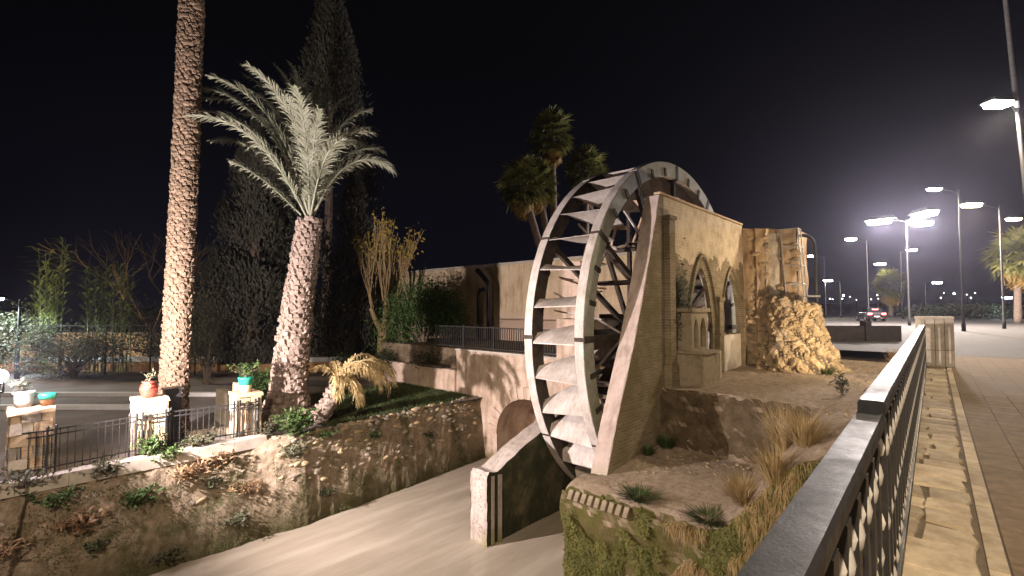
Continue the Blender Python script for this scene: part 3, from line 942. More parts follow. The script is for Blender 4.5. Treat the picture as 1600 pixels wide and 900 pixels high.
# ================================================================== THE WHEEL
WC = (15.28, 0.75); WR = 5.5
LA0, LA1 = 8.33, 8.61          # far rim in l
LB0, LB1 = 6.69, 6.97          # near rim
wheel = site("water_wheel", "huge white steel water wheel with curved paddles between two rims", "water wheel", (15.28, 7.65, WC[1]))
def wp(r, a, l): return Vector((WC[0] + r * math.cos(a), l, WC[1] + r * math.sin(a)))
def rim_seg(a0, a1, l0, l1, r0, r1, n=8):
    m = MB()
    for i in range(n):
        x0 = a0 + (a1 - a0) * i / n; x1 = a0 + (a1 - a0) * (i + 1) / n
        vs = [wp(r, a, l) for a in (x0, x1) for l in (l0, l1) for r in (r0, r1)]
        fs = [(0, 1, 5, 4), (2, 6, 7, 3), (1, 3, 7, 5), (0, 4, 6, 2)]
        if i == 0: fs.append((0, 2, 3, 1))
        if i == n - 1: fs.append((4, 5, 7, 6))
        m.add(vs, fs)
    return m
for (l0, l1) in ((LA0, LA1), (LB0, LB1)):
    for k in range(12):
        a0 = R(30 * k + .55); a1 = R(30 * k + 29.45)
        sg = part(wheel, "rim_segment", rim_seg(a0, a1, l0 + .012, l1 - .012, WR - .46, WR), "white_steel")
        sp = rim_seg(a0, a1, l0, l0 + .0118, WR - .455, WR - .012)  # side plates darker than the white rim; their colour stands for shade
        part(wheel, "side_plate", sp, "shaded_steel" if l0 < 8 else "dark_wood_and_shade", parent=sg)
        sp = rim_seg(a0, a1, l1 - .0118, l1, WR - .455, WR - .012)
        part(wheel, "side_plate", sp, "dark_wood_and_shade" if l0 < 8 else "shaded_steel", parent=sg)
        jc = rim_seg(R(30 * k - .9), R(30 * k + .9), l0 - .012, l1 + .012, WR - .50, WR - .025, 1)
        part(wheel, "joint_plate", jc, "dark_wood_and_shade")
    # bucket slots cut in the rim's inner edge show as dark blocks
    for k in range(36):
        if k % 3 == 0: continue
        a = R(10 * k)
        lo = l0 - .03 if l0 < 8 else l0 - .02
        part(wheel, "slot_block", rim_seg(a - .012, a + .012, lo, l0 + .02, WR - .46, WR - .20, 1), "dark_wood_and_shade")
for k in range(36):
    a = R(10 * k + rnd.uniform(-.7, .7)); dep = rnd.uniform(.78, .93); tw = rnd.uniform(-.03, .03)
    m = MB(); n = 6
    rows = []
    nl = 8
    for i in range(n + 1):
        u = i / n; row = []
        for j in range(nl + 1):
            q = j / nl; l = LA0 + .005 + (LB1 - LA0 - .01) * q
            r = WR - .03 - u * (.20 + dep * math.sin(q * math.pi / 2) ** .8)
            row.append(wp(r, a + .02 - (.18 * u - .045 * u * u) * (.35 + .65 * q) + tw * (q - .5), l))
        rows.append(row)
    th = Vector((-math.sin(a), 0, math.cos(a))) * .03
    for i in range(n):
        for j in range(nl):
            p = (rows[i][j], rows[i][j + 1], rows[i + 1][j + 1], rows[i + 1][j])
            m.add(list(p) + [x + th for x in p], [(0, 1, 2, 3), (4, 7, 6, 5), (0, 4, 5, 1), (3, 2, 6, 7)])
    part(wheel, "paddle", m, "white_steel")
for k in range(12):
    a = R(30 * k)
    for l in ((LA0 + LA1) / 2, (LB0 + LB1) / 2):
        part(wheel, "spoke", MB().bar(wp(.45, a, l), wp(WR - .48, a, l), .12, .15, (-math.sin(a), 0, math.cos(a))), "dark_wood_and_shade")
    # tie beam across the wheel and pale bucket boards behind the rim
    part(wheel, "cross_beam", MB().bar(wp(3.05, a, LA1), wp(3.05, a, LB0), .11, .11, (math.cos(a), 0, math.sin(a))), "dark_wood_and_shade")
    b = R(30 * k + 30)
    for l in (LA0 + .14, LB0 + .14):
        part(wheel, "tie_bar", MB().bar(wp(3.05, a, l), wp(3.05, b, l), .07, .09, (math.cos(a), 0, math.sin(a))), "white_steel")
    c = R(30 * k + 15)
    part(wheel, "diagonal_brace", MB().bar(wp(3.05, a, LA0), wp(4.7, c, LB1), .05, .07, (math.cos(c), 0, math.sin(c))), "tan_board")
    part(wheel, "diagonal_brace", MB().bar(wp(3.05, b, LB1), wp(4.7, c, LA0), .05, .07, (math.cos(c), 0, math.sin(c))), "white_steel")
    for d_, mt in ((-6, "tan_board"), (6, "white_steel")):
        e = R(30 * k + 15 + d_)
        m = MB()
        w0, w1 = .05, .24
        t_ = Vector((-math.sin(e), 0, math.cos(e)))
        p0 = wp(4.62, e, LA0 - .05); p1 = wp(4.15, e + .04, LB1 + .05)
        pm = (p0 + p1) / 2
        rr = Vector((math.cos(e), 0, math.sin(e)))
        m.add([p0 - rr * w0, pm - rr * w1, p1 - rr * w0, p1 + rr * w0, pm + rr * w1 * .4, p0 + rr * w0] +
              [q + t_ * .04 for q in (p0 - rr * w0, pm - rr * w1, p1 - rr * w0, p1 + rr * w0, pm + rr * w1 * .4, p0 + rr * w0)],
              [(0, 1, 2, 3, 4, 5), (11, 10, 9, 8, 7, 6)] + [(i, i + 6, (i + 1) % 6 + 6, (i + 1) % 6) for i in range(6)])
        part(wheel, "bucket_board", m, mt)
m = MB(); m.tube([(WC[0], 5.9, WC[1]), (WC[0], 9.3, WC[1])], .17, 16); part(wheel, "axle", m, "dark_wood_and_shade")
for l in (LA0 + .14, LB0 + .14):
    m = MB(); m.tube([(WC[0], l - .16, WC[1]), (WC[0], l + .16, WC[1])], .55, 20); part(wheel, "hub", m, "dark_wood_and_shade")

# ================================================================== RAILING OF THE PROMENADE
def rail_thing(name, label, cat, base):
    o = link(name, None, None, RP(*base), (0, 0, RROT)); BASE[o.name] = Vector(base)
    return tag(o, label, cat)
def rail_section(label, a0, a1, top, name="balustrade"):
    r = rail_thing(name, label, "railing", ((a0 + a1) / 2, .24, 0))
    m = MB(); w = .055
    # bevelled hand rail
    pr = [(-w, 0), (w, 0), (w, .045), (w - .008, .06), (-w + .008, .06), (-w, .045)]
    vs = [(a, .24 + y, top - .06 + z) for a in (a0, a1) for y, z in pr]
    n = 6
    m.add(vs, [tuple(range(n)), tuple(range(2 * n - 1, n - 1, -1))] + [(i, i + n, (i + 1) % n + n, (i + 1) % n) for i in range(n)])
    part(r, "hand_rail", m, "rail_paint")
    part(r, "sub_rail", MB().box(a0 + .01, a1 - .01, .215, .265, top - .105, top - .062), "rail_paint")
    part(r, "base_rail", MB().box(a0, a1, .175, .305, .012, .10), "rail_paint")
    return r
shaft_m = MB().box(-.04, .04, -.046, .046, 0, .9).mesh("baluster", "black_iron")
def bulb(z0, z1, r):
    m = MB(); h = z1 - z0
    m.lathe([(r * .62, z0), (r * .66, z0 + h * .06), (r * .9, z0 + h * .16), (r, z0 + h * .36), (r * .86, z0 + h * .58), (r * .60, z0 + h * .76), (r * .60, z0 + h * .88), (r * .74, z0 + h * .93), (r * .74, z1)], 14)
    m.smooth = True; return m.mesh("bulb", "baluster_paint")
bulbs = [bulb(.70, .895, .060), bulb(.34, .52, .056), bulb(.0, .15, .060)]
for label, a0, a1, top in (("near black handrail of the balustrade, lower than the next section", -1.6, 2.86, 1.055), ("long far black handrail of the balustrade running to the stone pillar", 2.90, 16.75, 1.10)):
    r = rail_section(label, a0, a1, top)
    n = int((a1 - a0) / .24)
    for k in range(n):
        a = a0 + .12 + k * (a1 - a0 - .12) / n
        o = link("baluster", shaft_m, r, Vector((a, .24, .10)) - BASE[r.name], None, (1, 1, (top - .205) / .9))
        for bm_ in bulbs:
            link("bulb", bm_, o)
pr_ = rail_thing("stone_pillar", "squat pillar faced with upright pink stone slabs ending the balustrade", "pillar", (17.15, .02, 0))
part(pr_, "core", MB().box(16.85, 17.45, -.30, .34, 0, 1.22), "mortar")
for k in range(4):
    b0 = .38 - k * .19
    for j, (z0, z1) in enumerate(((.0, .42 + .1 * nz(k, 3)), (.43 + .1 * nz(k, 3), 1.24 + .03 * nz(k, 8)))):
        part(pr_, "slab", MB().box(16.80 - .02 * abs(nz(k, j)), 16.86, b0 - .182, b0 - .004, z0 + .005, z1), "pale_stone")
for k in range(3):
    a0 = 16.82 + k * .225
    part(pr_, "slab", MB().box(a0 + .004, a0 + .218, -.36, -.295, .0, 1.24 + .03 * nz(k, 1)), "grey_stone")
    part(pr_, "slab", MB().box(a0 + .004, a0 + .218, .335, .39, .0, 1.24 + .03 * nz(k, 5)), "pale_stone")
part(pr_, "cap", MB().box(16.78, 17.52, -.38, .41, 1.245, 1.30), "pale_stone")

# ================================================================== GARDEN: stone pillars, iron railings, pots
def stone_pillar(label, s, l, w, h, seed):
    r = site("stone_gatepost", label, "pillar", (s, l, -2.0), "stone gateposts of the garden railing")
    part(r, "core", MB().box(s - w / 2 + .012, s + w / 2 - .012, l - w / 2 + .012, l + w / 2 - .012, -2.05, -2.0 + h - .08), "pale_mortar")
    rr = random.Random(seed)
    z = -2.0; row = 0
    while z < -2.0 + h - .16:
        hh = rr.uniform(.16, .27); hh = min(hh, -2.0 + h - .10 - z)
        for side in range(4):
            u = -w / 2; 
            while u < w / 2 - .02:
                du = rr.uniform(.16, .34)
                if w / 2 - u - du < .10: du = w / 2 - u
                d = rr.uniform(.004, .03)
                e = .005
                p0, p1 = u + e, u + du - e
                j = [rr.uniform(-.012, .012) for _ in range(4)]
                b = MB()
                if side == 0: b.box(s - w / 2 - d, s - w / 2 + .05, l + p0, l + p1, z + e, z + hh - e)
                if side == 1: b.box(s + w / 2 - .05, s + w / 2 + d, l + p0, l + p1, z + e, z + hh - e)
                if side == 2: b.box(s + p0 + .004, s + p1 - .004, l - w / 2 - d, l - w / 2 + .05, z + e, z + hh - e)
                if side == 3: b.box(s + p0 + .004, s + p1 - .004, l + w / 2 - .05, l + w / 2 + d, z + e, z + hh - e)
                for q in b.v:
                    q += Vector((rr.uniform(-.01, .01), rr.uniform(-.01, .01), rr.uniform(-.012, .012)))
                c = sum(b.v, Vector()) / 8
                o = link("stone", b.moved(c).mesh("stone", rr.choice(["orange_stone", "orange_stone", "pale_stone", "pale_stone", "grey_stone"])), r, c - BASE[r.name])
                u += du
        z += hh; row += 1
    cap = MB().box(s - w / 2 - .04, s + w / 2 + .04, l - w / 2 - .04, l + w / 2 + .04, -2.0 + h - .095, -2.0 + h)
    for q in cap.v: q += Vector((rr.uniform(-.02, .02), rr.uniform(-.02, .02), rr.uniform(-.015, .015)))
    part(r, "cap_stone", cap, "orange_stone")
    return r
P = [(.62, 14.62, .66, 1.42), (2.72, 14.88, .62, 1.30), (4.90, 14.72, .60, 1.18)]
stone_pillar("leftmost stone gatepost, bleached by the floodlight, white pot on top", *P[0], 3)
stone_pillar("middle stone gatepost carrying the red jar", *P[1], 5)
stone_pillar("stone gatepost carrying the green and cream flowerpot", *P[2], 8)

def bead_bar():
    m = MB(); pf = [(.008, 0)]
    for k in range(9):
        z = .10 + k * .062
        pf += [(.008, z - .018), (.016, z), (.008, z + .018)]
    pf += [(.008, .86), (.014, .88), (.004, .93)]
    m.lathe(pf, 6); return m.mesh("bar", "black_iron")
bb = bead_bar()
def iron_panel(label, path, h=.92, z=-1.96):
    """railing along a path of site points"""
    r = site("iron_railing", label, "railing", (path[0][0], path[0][1], z), "iron railings of the garden")
    for zz in (.10, h - .14, h - .03):
        m = MB()
        for a, b in zip(path[:-1], path[1:]):
            m.bar((a[0], a[1], z + zz), (b[0], b[1], z + zz), .022, .03)
        part(r, "rail", m, "black_iron")
    for a, b in zip(path[:-1], path[1:]):
        L = math.hypot(b[0] - a[0], b[1] - a[1]); n = max(1, int(round(L / .125)))
        for k in range(n):
            s = a[0] + (b[0] - a[0]) * (k + .5) / n; l = a[1] + (b[1] - a[1]) * (k + .5) / n
            link("bar", bb, r, Vector((s, l, z)) - BASE[r.name], None, (1, 1, h / .93))
    for q in path:
        m = MB(); m.lathe([(.02, -.08), (.02, h), (.032, h + .01), (.03, h + .05), (.008, h + .08)], 8, (q[0], q[1], z))
        part(r, "post", m, "black_iron")
    return r
iron_panel("iron railing with beaded bars between the bleached gatepost and the red jar's gatepost", [(.42, 14.30), (.86, 14.22), (1.0, 14.30), (2.28, 14.46), (2.40, 14.42)])
iron_panel("iron railing with beaded bars between the red jar's gatepost and the green pot's gatepost", [(2.52, 14.44), (2.98, 14.42), (3.1, 14.52), (4.5, 14.38), (4.62, 14.32), (5.0, 14.28), (5.12, 14.4)])

# --- pots
def pot(name, label, s, l, z, prof, mat, rim=None, extra=None):
    r = site(name, label, "pot", (s, l, z))
    m = MB(); m.lathe(prof, 18, (s, l, z)); m.smooth = True
    b = part(r, "body", m, mat)
    if rim:
        m = MB(); m.lathe(rim[0], 18, (s, l, z)); m.smooth = True; part(r, "glaze_band", m, rim[1], label="green glazed upper half" if rim[1] == "green_glaze" else None)
    top = prof[-1]
    m = MB(); m.lathe([(prof[-1][0] * .9, prof[-1][1] - .02), (.01, prof[-1][1] + .01)], 14, (s, l, z)); part(r, "soil", m, "soil")
    return r
def spray(name, label, s, l, z, n, h, spread, mat, L=.09, W=.035, cat="plant", stem="bark_grey", group=None):
    r = site(name, label, cat, (s, l, z), group)
    lm = MB(); st = MB()
    for k in range(max(3, n // 12)):
        a = rnd.uniform(0, 6.28); rr = spread * math.sqrt(rnd.random()); hh = h * rnd.uniform(.5, 1)
        p0 = Vector((s, l, z)); p2 = Vector((s + rr * math.cos(a), l + rr * math.sin(a), z + hh)); p1 = (p0 + p2) / 2 + Vector((0, 0, hh * .15))
        st.tube([p0, p1, p2], [.008, .006, .003], 4, False)
        for j in range(12):
            u = rnd.uniform(.25, 1.05); p = p0.lerp(p1, u * 2) if u < .5 else p1.lerp(p2, u * 2 - 1)
            p = p + Vector((rnd.gauss(0, L * .4), rnd.gauss(0, L * .4), rnd.gauss(0, L * .4)))
            d = Vector((rnd.uniform(-1, 1), rnd.uniform(-1, 1), rnd.uniform(-.3, .9)))
            lm.leaf(p, d, Vector((rnd.uniform(-.5, .5), rnd.uniform(-.5, .5), 1)), L * rnd.uniform(.7, 1.3), W * rnd.uniform(.7, 1.3))
    part(r, "stems", st, stem); part(r, "leaves", lm, mat)
    return r
z0 = -2.0 + 1.42
pot("white_pot", "white pot blown out by the floodlight on the leftmost gatepost", .50, 14.66, z0, [(.12, 0), (.15, .12), (.17, .28), (.185, .30), (.185, .34)], "white_glaze")
pot("terracotta_pot", "small terracotta pot with a green rim beside the white pot", .86, 14.58, z0, [(.10, 0), (.13, .16), (.14, .20)], "terracotta", ([(.142, .14), (.15, .20), (.15, .25), (.135, .26)], "green_glaze"))
spray("succulent", "pale fleshy plant growing in the white pot", .50, 14.66, z0 + .33, 90, .22, .22, "leaf_pale", .10, .05)
z1 = -2.0 + 1.30
pot("red_jar", "glossy red two-handled jar on the middle gatepost", 2.70, 14.86, z1, [(.10, 0), (.14, .05), (.185, .16), (.195, .24), (.16, .33), (.13, .36), (.15, .40)], "red_glaze")
for o in [x for x in COL.objects if x.name == "red_jar"]:
    for sg in (-1, 1):
        m = MB(); m.tube([(2.70, 14.86 + sg * .14, z1 + .36), (2.70, 14.86 + sg * .22, z1 + .34), (2.70, 14.86 + sg * .23, z1 + .28), (2.70, 14.86 + sg * .18, z1 + .24)], .018, 6); part(o, "handle", m, "red_glaze")
spray("jar_plant", "thin pale green plant growing in the red jar", 2.70, 14.86, z1 + .38, 70, .30, .15, "leaf_pale", .10, .025)
z2 = -2.0 + 1.18
pot("green_cream_pot", "cream flowerpot with a green glazed top on the gatepost by the palm", 4.88, 14.70, z2, [(.12, 0), (.15, .12), (.17, .20), (.185, .36)], "cream_glaze", ([(.172, .20), (.190, .36), (.20, .37), (.20, .41), (.18, .41)], "green_glaze"))
spray("pot_plant", "leafy green plant spreading from the green and cream pot", 4.88, 14.70, z2 + .40, 260, .40, .42, "leaf_green", .11, .06)

cb = site("utility_cabinet", "tall narrow dark cabinet standing in front of the tall palm", "cabinet", (3.28, 15.3, -2.0))
part(cb, "body", MB().box(3.10, 3.46, 15.12, 15.46, -2.05, -.62), "black_iron")
part(cb, "lid", MB().box(3.07, 3.49, 15.09, 15.49, -.62, -.575), "black_iron")
part(cb, "door", MB().box(3.13, 3.43, 15.105, 15.118, -1.9, -.72), "black_iron")

# stone edging and low masonry pieces in the garden
gw = site("garden_wall_stub", "short stone wall stub with an orange end post behind the railing", "wall", (5.2, 17, -2.0))
part(gw, "masonry", MB().box(4.9, 5.15, 16.1, 17.4, -2.05, -1.05), "pale_stone")
part(gw, "end_post", MB().box(4.98, 5.26, 15.75, 16.09, -2.05, -.72), "orange_stone", label="orange render end post")
for k in range(7):
    s = 3.7 + k * .24; l = 15.55 - k * .09
    site_mesh("edging_stone", MB().box(s, s + .22, l, l + .14, -2.05, -1.86 + .03 * nz(k, 2)), "pale_stone", (0, 0, 0), "pale stone in the short row edging the bed behind the railing", "stone", "edging stones in the garden")

# street edge far left: painted low wall, kerbs, dark rail fence
def wbox(name, label, cat, x0, x1, y, d, z0, z1, mat, parent=None):
    o = link(name, MB().box(x0, x1, 0, d, z0, z1).mesh(name, mat), parent, (0, y, 0) if parent is None else None)
    return tag(o, label, cat)
sw = local("street_wall", "low orange street wall with a white top band, across the garden", "wall", (-20, 27, -2.05)); 
for x0, x1 in ((-34, -16.5), (-16.3, -9.5)):
    link("base", MB().box(x0 + 20, x1 + 20, 0, .3, 0, .55).mesh("base", "orange_render"), sw)
    link("white_band", MB().box(x0 + 20, x1 + 20, -.03, .33, .55, .80).mesh("white_band", "white_paint"), sw)
sw2 = local("terrace_wall", "pale retaining wall behind the orange street wall", "wall", (-20, 33, -2.05))
link("masonry", MB().box(-20, 12, 0, .4, 0, 1.75).mesh("masonry", "orange_stone"), sw2)
link("coping", MB().box(-20, 12, -.05, .45, 1.75, 1.85).mesh("coping", "pale_stone"), sw2)
for k, (x0, x1, y) in enumerate(((-24, -11.8, 19.5), (-21.5, -12.6, 17.0))):
    o = link("kerb", MB().box(x0, x1, 0, .25, -2.05, -1.9).mesh("kerb", "white_paint"), None, (0, y, 0)); tag(o, kind="structure")
def slim_fence(label, x0, x1, y, z, h, step):
    r = local("wire_fence", label, "fence", (x0, y, z))
    for zz in (h * .5, h * .97):
        link("rail", MB().box(0, x1 - x0, -.02, .02, zz - .02, zz + .02).mesh("rail", "black_iron"), r)
    pm = MB().box(-.03, .03, -.03, .03, 0, h).mesh("post", "black_iron")
    for x in frange(0, x1 - x0, step):
        link("post", pm, r, (x, 0, 0))
slim_fence("thin dark rail fence standing before the street wall", -31, -12, 25.5, -2.05, 2.7, 2.4)

# railing of the yard above the arch
yr = site("yard_railing", "black bar railing along the yard edge above the arch", "railing", (13.5, 12, -.19))
ym = MB().box(-.011, .011, -.011, .011, 0, .86).mesh("bar", "black_iron")
for zz in (.06, .90):
    part(yr, "rail", MB().box(13.50, 13.54, 9.9, 17.2, -.19 + zz, -.15 + zz), "black_iron")
for k in range(61):
    link("bar", ym, yr, Vector((13.52, 9.95 + k * .118, -.13)) - BASE[yr.name])
for l in (9.9, 11.7, 13.5, 15.3, 17.15):
    part(yr, "post", MB().box(13.49, 13.55, l - .03, l + .03, -.19, .80), "black_iron")
# bent pipes on the yard wall
for lab, l, zt, hook in (("taller black pipe with an elbow on the yard wall", 18.35, 3.0, 1.0), ("shorter black hooped pipe on the yard wall", 19.15, 2.55, -.55)):
    r = site("standpipe", lab, "pipe", (18.0, l, -.25))
    m = MB()
    if hook > 0:
        m.tube([(18.0, l, -.25), (18.0, l, zt - .4), (18.0, l + .06, zt - .15), (18.0, l + .85, zt + .55), (18.0, l + .95, zt + .58)], .13, 10)
    else:
        m.tube([(18.0, l, -.25), (18.0, l, zt - .35)] + [(18.0, l - .28 + .28 * math.cos(a), zt - .35 + .34 * math.sin(a)) for a in (.5, 1.1, 1.7, 2.3)], .11, 10)
    m.smooth = True
    part(r, "tube", m, "black_iron")
    part(r, "flange", MB().box(17.8, 18.2, l - .2, l + .2, -.25, -.18), "black_iron")

# ================================================================== PALMS
def frond_mesh(L, e0, droop, sag, nleaf, ll, mat, rach, seed, side=0.0, lw=.028, pw=2.4):
    """feather leaf growing along +x: e0 start elevation, droop bend; returns (rachis, leaflets)"""
    rr = random.Random(seed)
    pts = []; p = Vector((0, 0, 0)); n = 16; e = e0; az = 0
    for i in range(n + 1):
        pts.append(p.copy())
        u = i / n
        e = e0 - droop * u ** pw
        az = side * u * u
        p = p + Vector((math.cos(e) * math.cos(az), math.cos(e) * math.sin(az), math.sin(e))) * (L / n)
    ra = MB(); ra.tube(pts, [.035 * (1 - .9 * i / n) + .004 for i in range(n + 1)], 5)
    lf = MB()
    for k in range(nleaf):
        u = .16 + .84 * (k + .5) / nleaf
        i = min(n - 1, int(u * n)); f = u * n - i
        q = pts[i].lerp(pts[i + 1], f); d = (pts[i + 1] - pts[i]).normalized()
        x = d.cross(Vector((0, 0, 1))); x = x.normalized() if x.length > 1e-3 else Vector((0, 1, 0)); up = x.cross(d)
        le = ll * (math.sin(math.pi * (.12 + .80 * u)) ** .8) * rr.uniform(.65, 1.15)
        for sg in (-1, 1):
            dd = (d * (.7 + .35 * u) + x * sg * rr.uniform(.45, .95) + up * rr.uniform(-.1, .55) + Vector((rr.gauss(0, .10), rr.gauss(0, .10), rr.gauss(0, .08)))).normalized()
            w = lw * rr.uniform(.8, 1.2)
            nx = dd.cross(up).normalized()
            t = q + dd * le + Vector((0, 0, -sag * le))
            mid = q + dd * le * .55 + Vector((0, 0, -sag * le * .18))
            lf.add([q - nx * w * .4, q + nx * w * .4, mid + nx * w * .5, t, mid - nx * w * .5], [(0, 1, 2, 4), (4, 2, 3)])
    return ra, lf
def add_frond(root, base, azim, args, mats):
    ra, lf = frond_mesh(*args)
    ra.smooth = True
    r = link("frond", ra.mesh("frond", mats[0]), root, base, (0, 0, azim))
    link("leaflets", lf.mesh("leaflets", mats[1]), r)
def trunk_line(x0, top, h, lean, n):
    return [Vector((lean[0] * (i / n) + lean[2] * math.sin(math.pi * i / n), lean[1] * i / n, h * i / n)) for i in range(n + 1)]
def scale_mesh():
    # a cut leaf base: wedge that leans out and up
    m = MB()
    m.add([(-.02, -.11, -.06), (-.02, .11, -.06), (-.02, .07, .12), (-.02, -.07, .12), (.075, -.075, .05), (.075, .075, .05), (.06, .05, .14), (.06, -.05, .14)],
          [(0, 1, 5, 4), (4, 5, 6, 7), (7, 6, 2, 3), (1, 2, 6, 5), (0, 4, 7, 3)])
    return m
def palm_trunk(root, line, radii, as_parts, rows, per, size, bark="bark_palm"):
    m = MB(); m.tube(line, radii, 16); m.smooth = True
    link("trunk", m.mesh("trunk", bark), root)
    sm_ = scale_mesh(); n = len(line) - 1
    shared = sm_.mesh("leaf_base", bark) if as_parts else None
    stuff = MB(); cnt = 0
    for j in range(rows):
        u = (j + .5) / rows; i = min(n - 1, int(u * n)); f = u * n - i
        c = line[i].lerp(line[i + 1], f); r = radii[i] + (radii[i + 1] - radii[i]) * f
        for k in range(per):
            a = 2 * math.pi * (k + (j % 2) * .5 + .22 * rnd.uniform(-1, 1)) / per + j * .05; zj = rnd.uniform(-.05, .05)
            sc = size * rnd.uniform(.8, 1.25)
            if as_parts and cnt < 300:
                link("leaf_base", shared, root, c + Vector((math.cos(a) * (r - .01), math.sin(a) * (r - .01), zj)), (rnd.uniform(-.25, .25), rnd.uniform(-.2, .3), a + rnd.uniform(-.2, .2)), (sc * rnd.uniform(.7, 1.3), sc, sc * rnd.uniform(.8, 1.3))); cnt += 1
            else:
                rot = Euler((rnd.uniform(-.25, .25), rnd.uniform(-.2, .3), a + rnd.uniform(-.2, .2))).to_matrix()
                o_ = c + Vector((math.cos(a) * (r - .01), math.sin(a) * (r - .01), zj)); b = [o_ + rot @ (q * sc) for q in sm_.v]
                stuff.add(b, sm_.f[:5])
    if stuff.v:
        tag(link("leaf_bases", stuff.mesh("leaf_bases", bark), root), kind="stuff")

# tall palm on the left: trunk runs out of the top of the picture
tp = local("tall_date_palm", "very tall date palm trunk rising out of the picture beside the red jar", "palm tree", S(3.5, 16.25, -2.05))
ln = trunk_line(0, 0, 15.5, (.05, .3, .05), 30)
palm_trunk(tp, ln, [.40 - .08 * sm(0, .06, i / 30) - .05 * i / 30 for i in range(31)], False, 190, 13, .70, "bark_tan")
for k in range(18):
    add_frond(tp, ln[-1], k * 2.4, (3.2, R(80 - (k % 6) * 11), .9, .25, 34, .6, "", "", 50 + k), ("bark_branch", "frond_pale"))

# the lit palm
lp = local("lit_date_palm", "floodlit date palm with scaly trunk and pale windblown fronds", "palm tree", S(6.25, 15.35, -2.05))
ln = [Vector((p.x, p.y, p.z)) for p in trunk_line(0, 0, 6.35, (.55, .25, -.05), 20)]
palm_trunk(lp, ln, [.53 + .25 * (1 - sm(0, .16, i / 20)) - .22 * i / 20 for i in range(21)], True, 52, 13, .95)
top = ln[-1]
fr = [  # azimuth deg (0 = right, 90 = away), elevation, length, droop, side sweep
    (4, 66, 3.5, 2.3, .2), (18, 72, 3.5, 1.7, .2), (-22, 76, 3.6, 1.9, .2), (40, 78, 4.0, 1.3, .2), (-60, 80, 3.4, 1.3, 0),
    (95, 84, 4.8, .8, .4), (-95, 86, 3.6, 1.0, -.4), (120, 82, 5.2, .9, .5), (140, 78, 5.3, 1.1, .4), (-120, 80, 4.4, 1.2, -.3),
    (160, 74, 5.3, 1.2, .3), (-150, 72, 4.8, 1.3, -.2), (172, 68, 5.2, 1.4, .2), (185, 62, 5.0, 1.5, .1), (200, 68, 5.0, 1.4, -.2),
    (168, 56, 4.4, 1.3, .2), (150, 66, 5.0, 1.2, .2), (110, 76, 4.9, 1.2, .2), (70, 74, 4.2, 1.5, 0), (215, 60, 4.2, 1.5, 0), (30, 64, 3.4, 2.0, 0), (-40, 68, 3.3, 2.2, 0),
    (190, 44, 2.8, .5, 0), (135, 86, 5.1, .7, .5), (-170, 79, 5.2, 1.0, -.2), (155, 84, 5.2, .8, .3), (10, 80, 4.0, 1.2, .3), (60, 85, 4.4, .9, 0), (178, 80, 5.0, 1.1, .1), (-80, 78, 4.0, 1.5, 0)]
for k, (az, e, L, dr, sd) in enumerate(fr):
    add_frond(lp, top + Vector((0, 0, rnd.uniform(-.1, .15))), R(az), (L * 1.1, R(min(88, e + 2)), dr, .34, 112, .74, "", "", 200 + k, sd, .030), ("frond_pale", "frond_pale"))

# its fallen offshoot with dry drooping leaves
sk = local("palm_offshoot", "small leaning palm offshoot with dry yellow drooping fronds at the lit palm's foot", "palm", S(7.0, 14.75, -2.05))
ln2 = [Vector((0, 0, 0)), Vector((.25, -.1, .45)), Vector((.55, -.25, .85)), Vector((.75, -.35, 1.1))]
palm_trunk(sk, ln2, [.26, .24, .2, .15], True, 7, 9, .9)
for k, (az, e, L, dr) in enumerate(((-20, 60, 2.2, 3.4), (10, 66, 2.4, 3.1), (35, 60, 2.5, 2.9), (-45, 40, 1.9, 2.9), (60, 70, 2.4, 2.9), (-70, 50, 1.8, 3.0), (160, 70, 1.5, 2.6), (20, 45, 2.0, 2.7), (-5, 74, 2.1, 3.6), (120, 75, 1.6, 2.5), (0, 52, 2.2, 3.3), (-30, 68, 2.4, 3.5), (15, 58, 2.5, 3.2), (-12, 62, 2.6, 3.1))):
    add_frond(sk, ln2[-1], R(az), (L * .98, R(min(84, e + 12)), min(2.75, dr * .86), .9, 60, .36, "", "", 300 + k, 0, .026, 1.15), ("frond_dry", "frond_dry"))

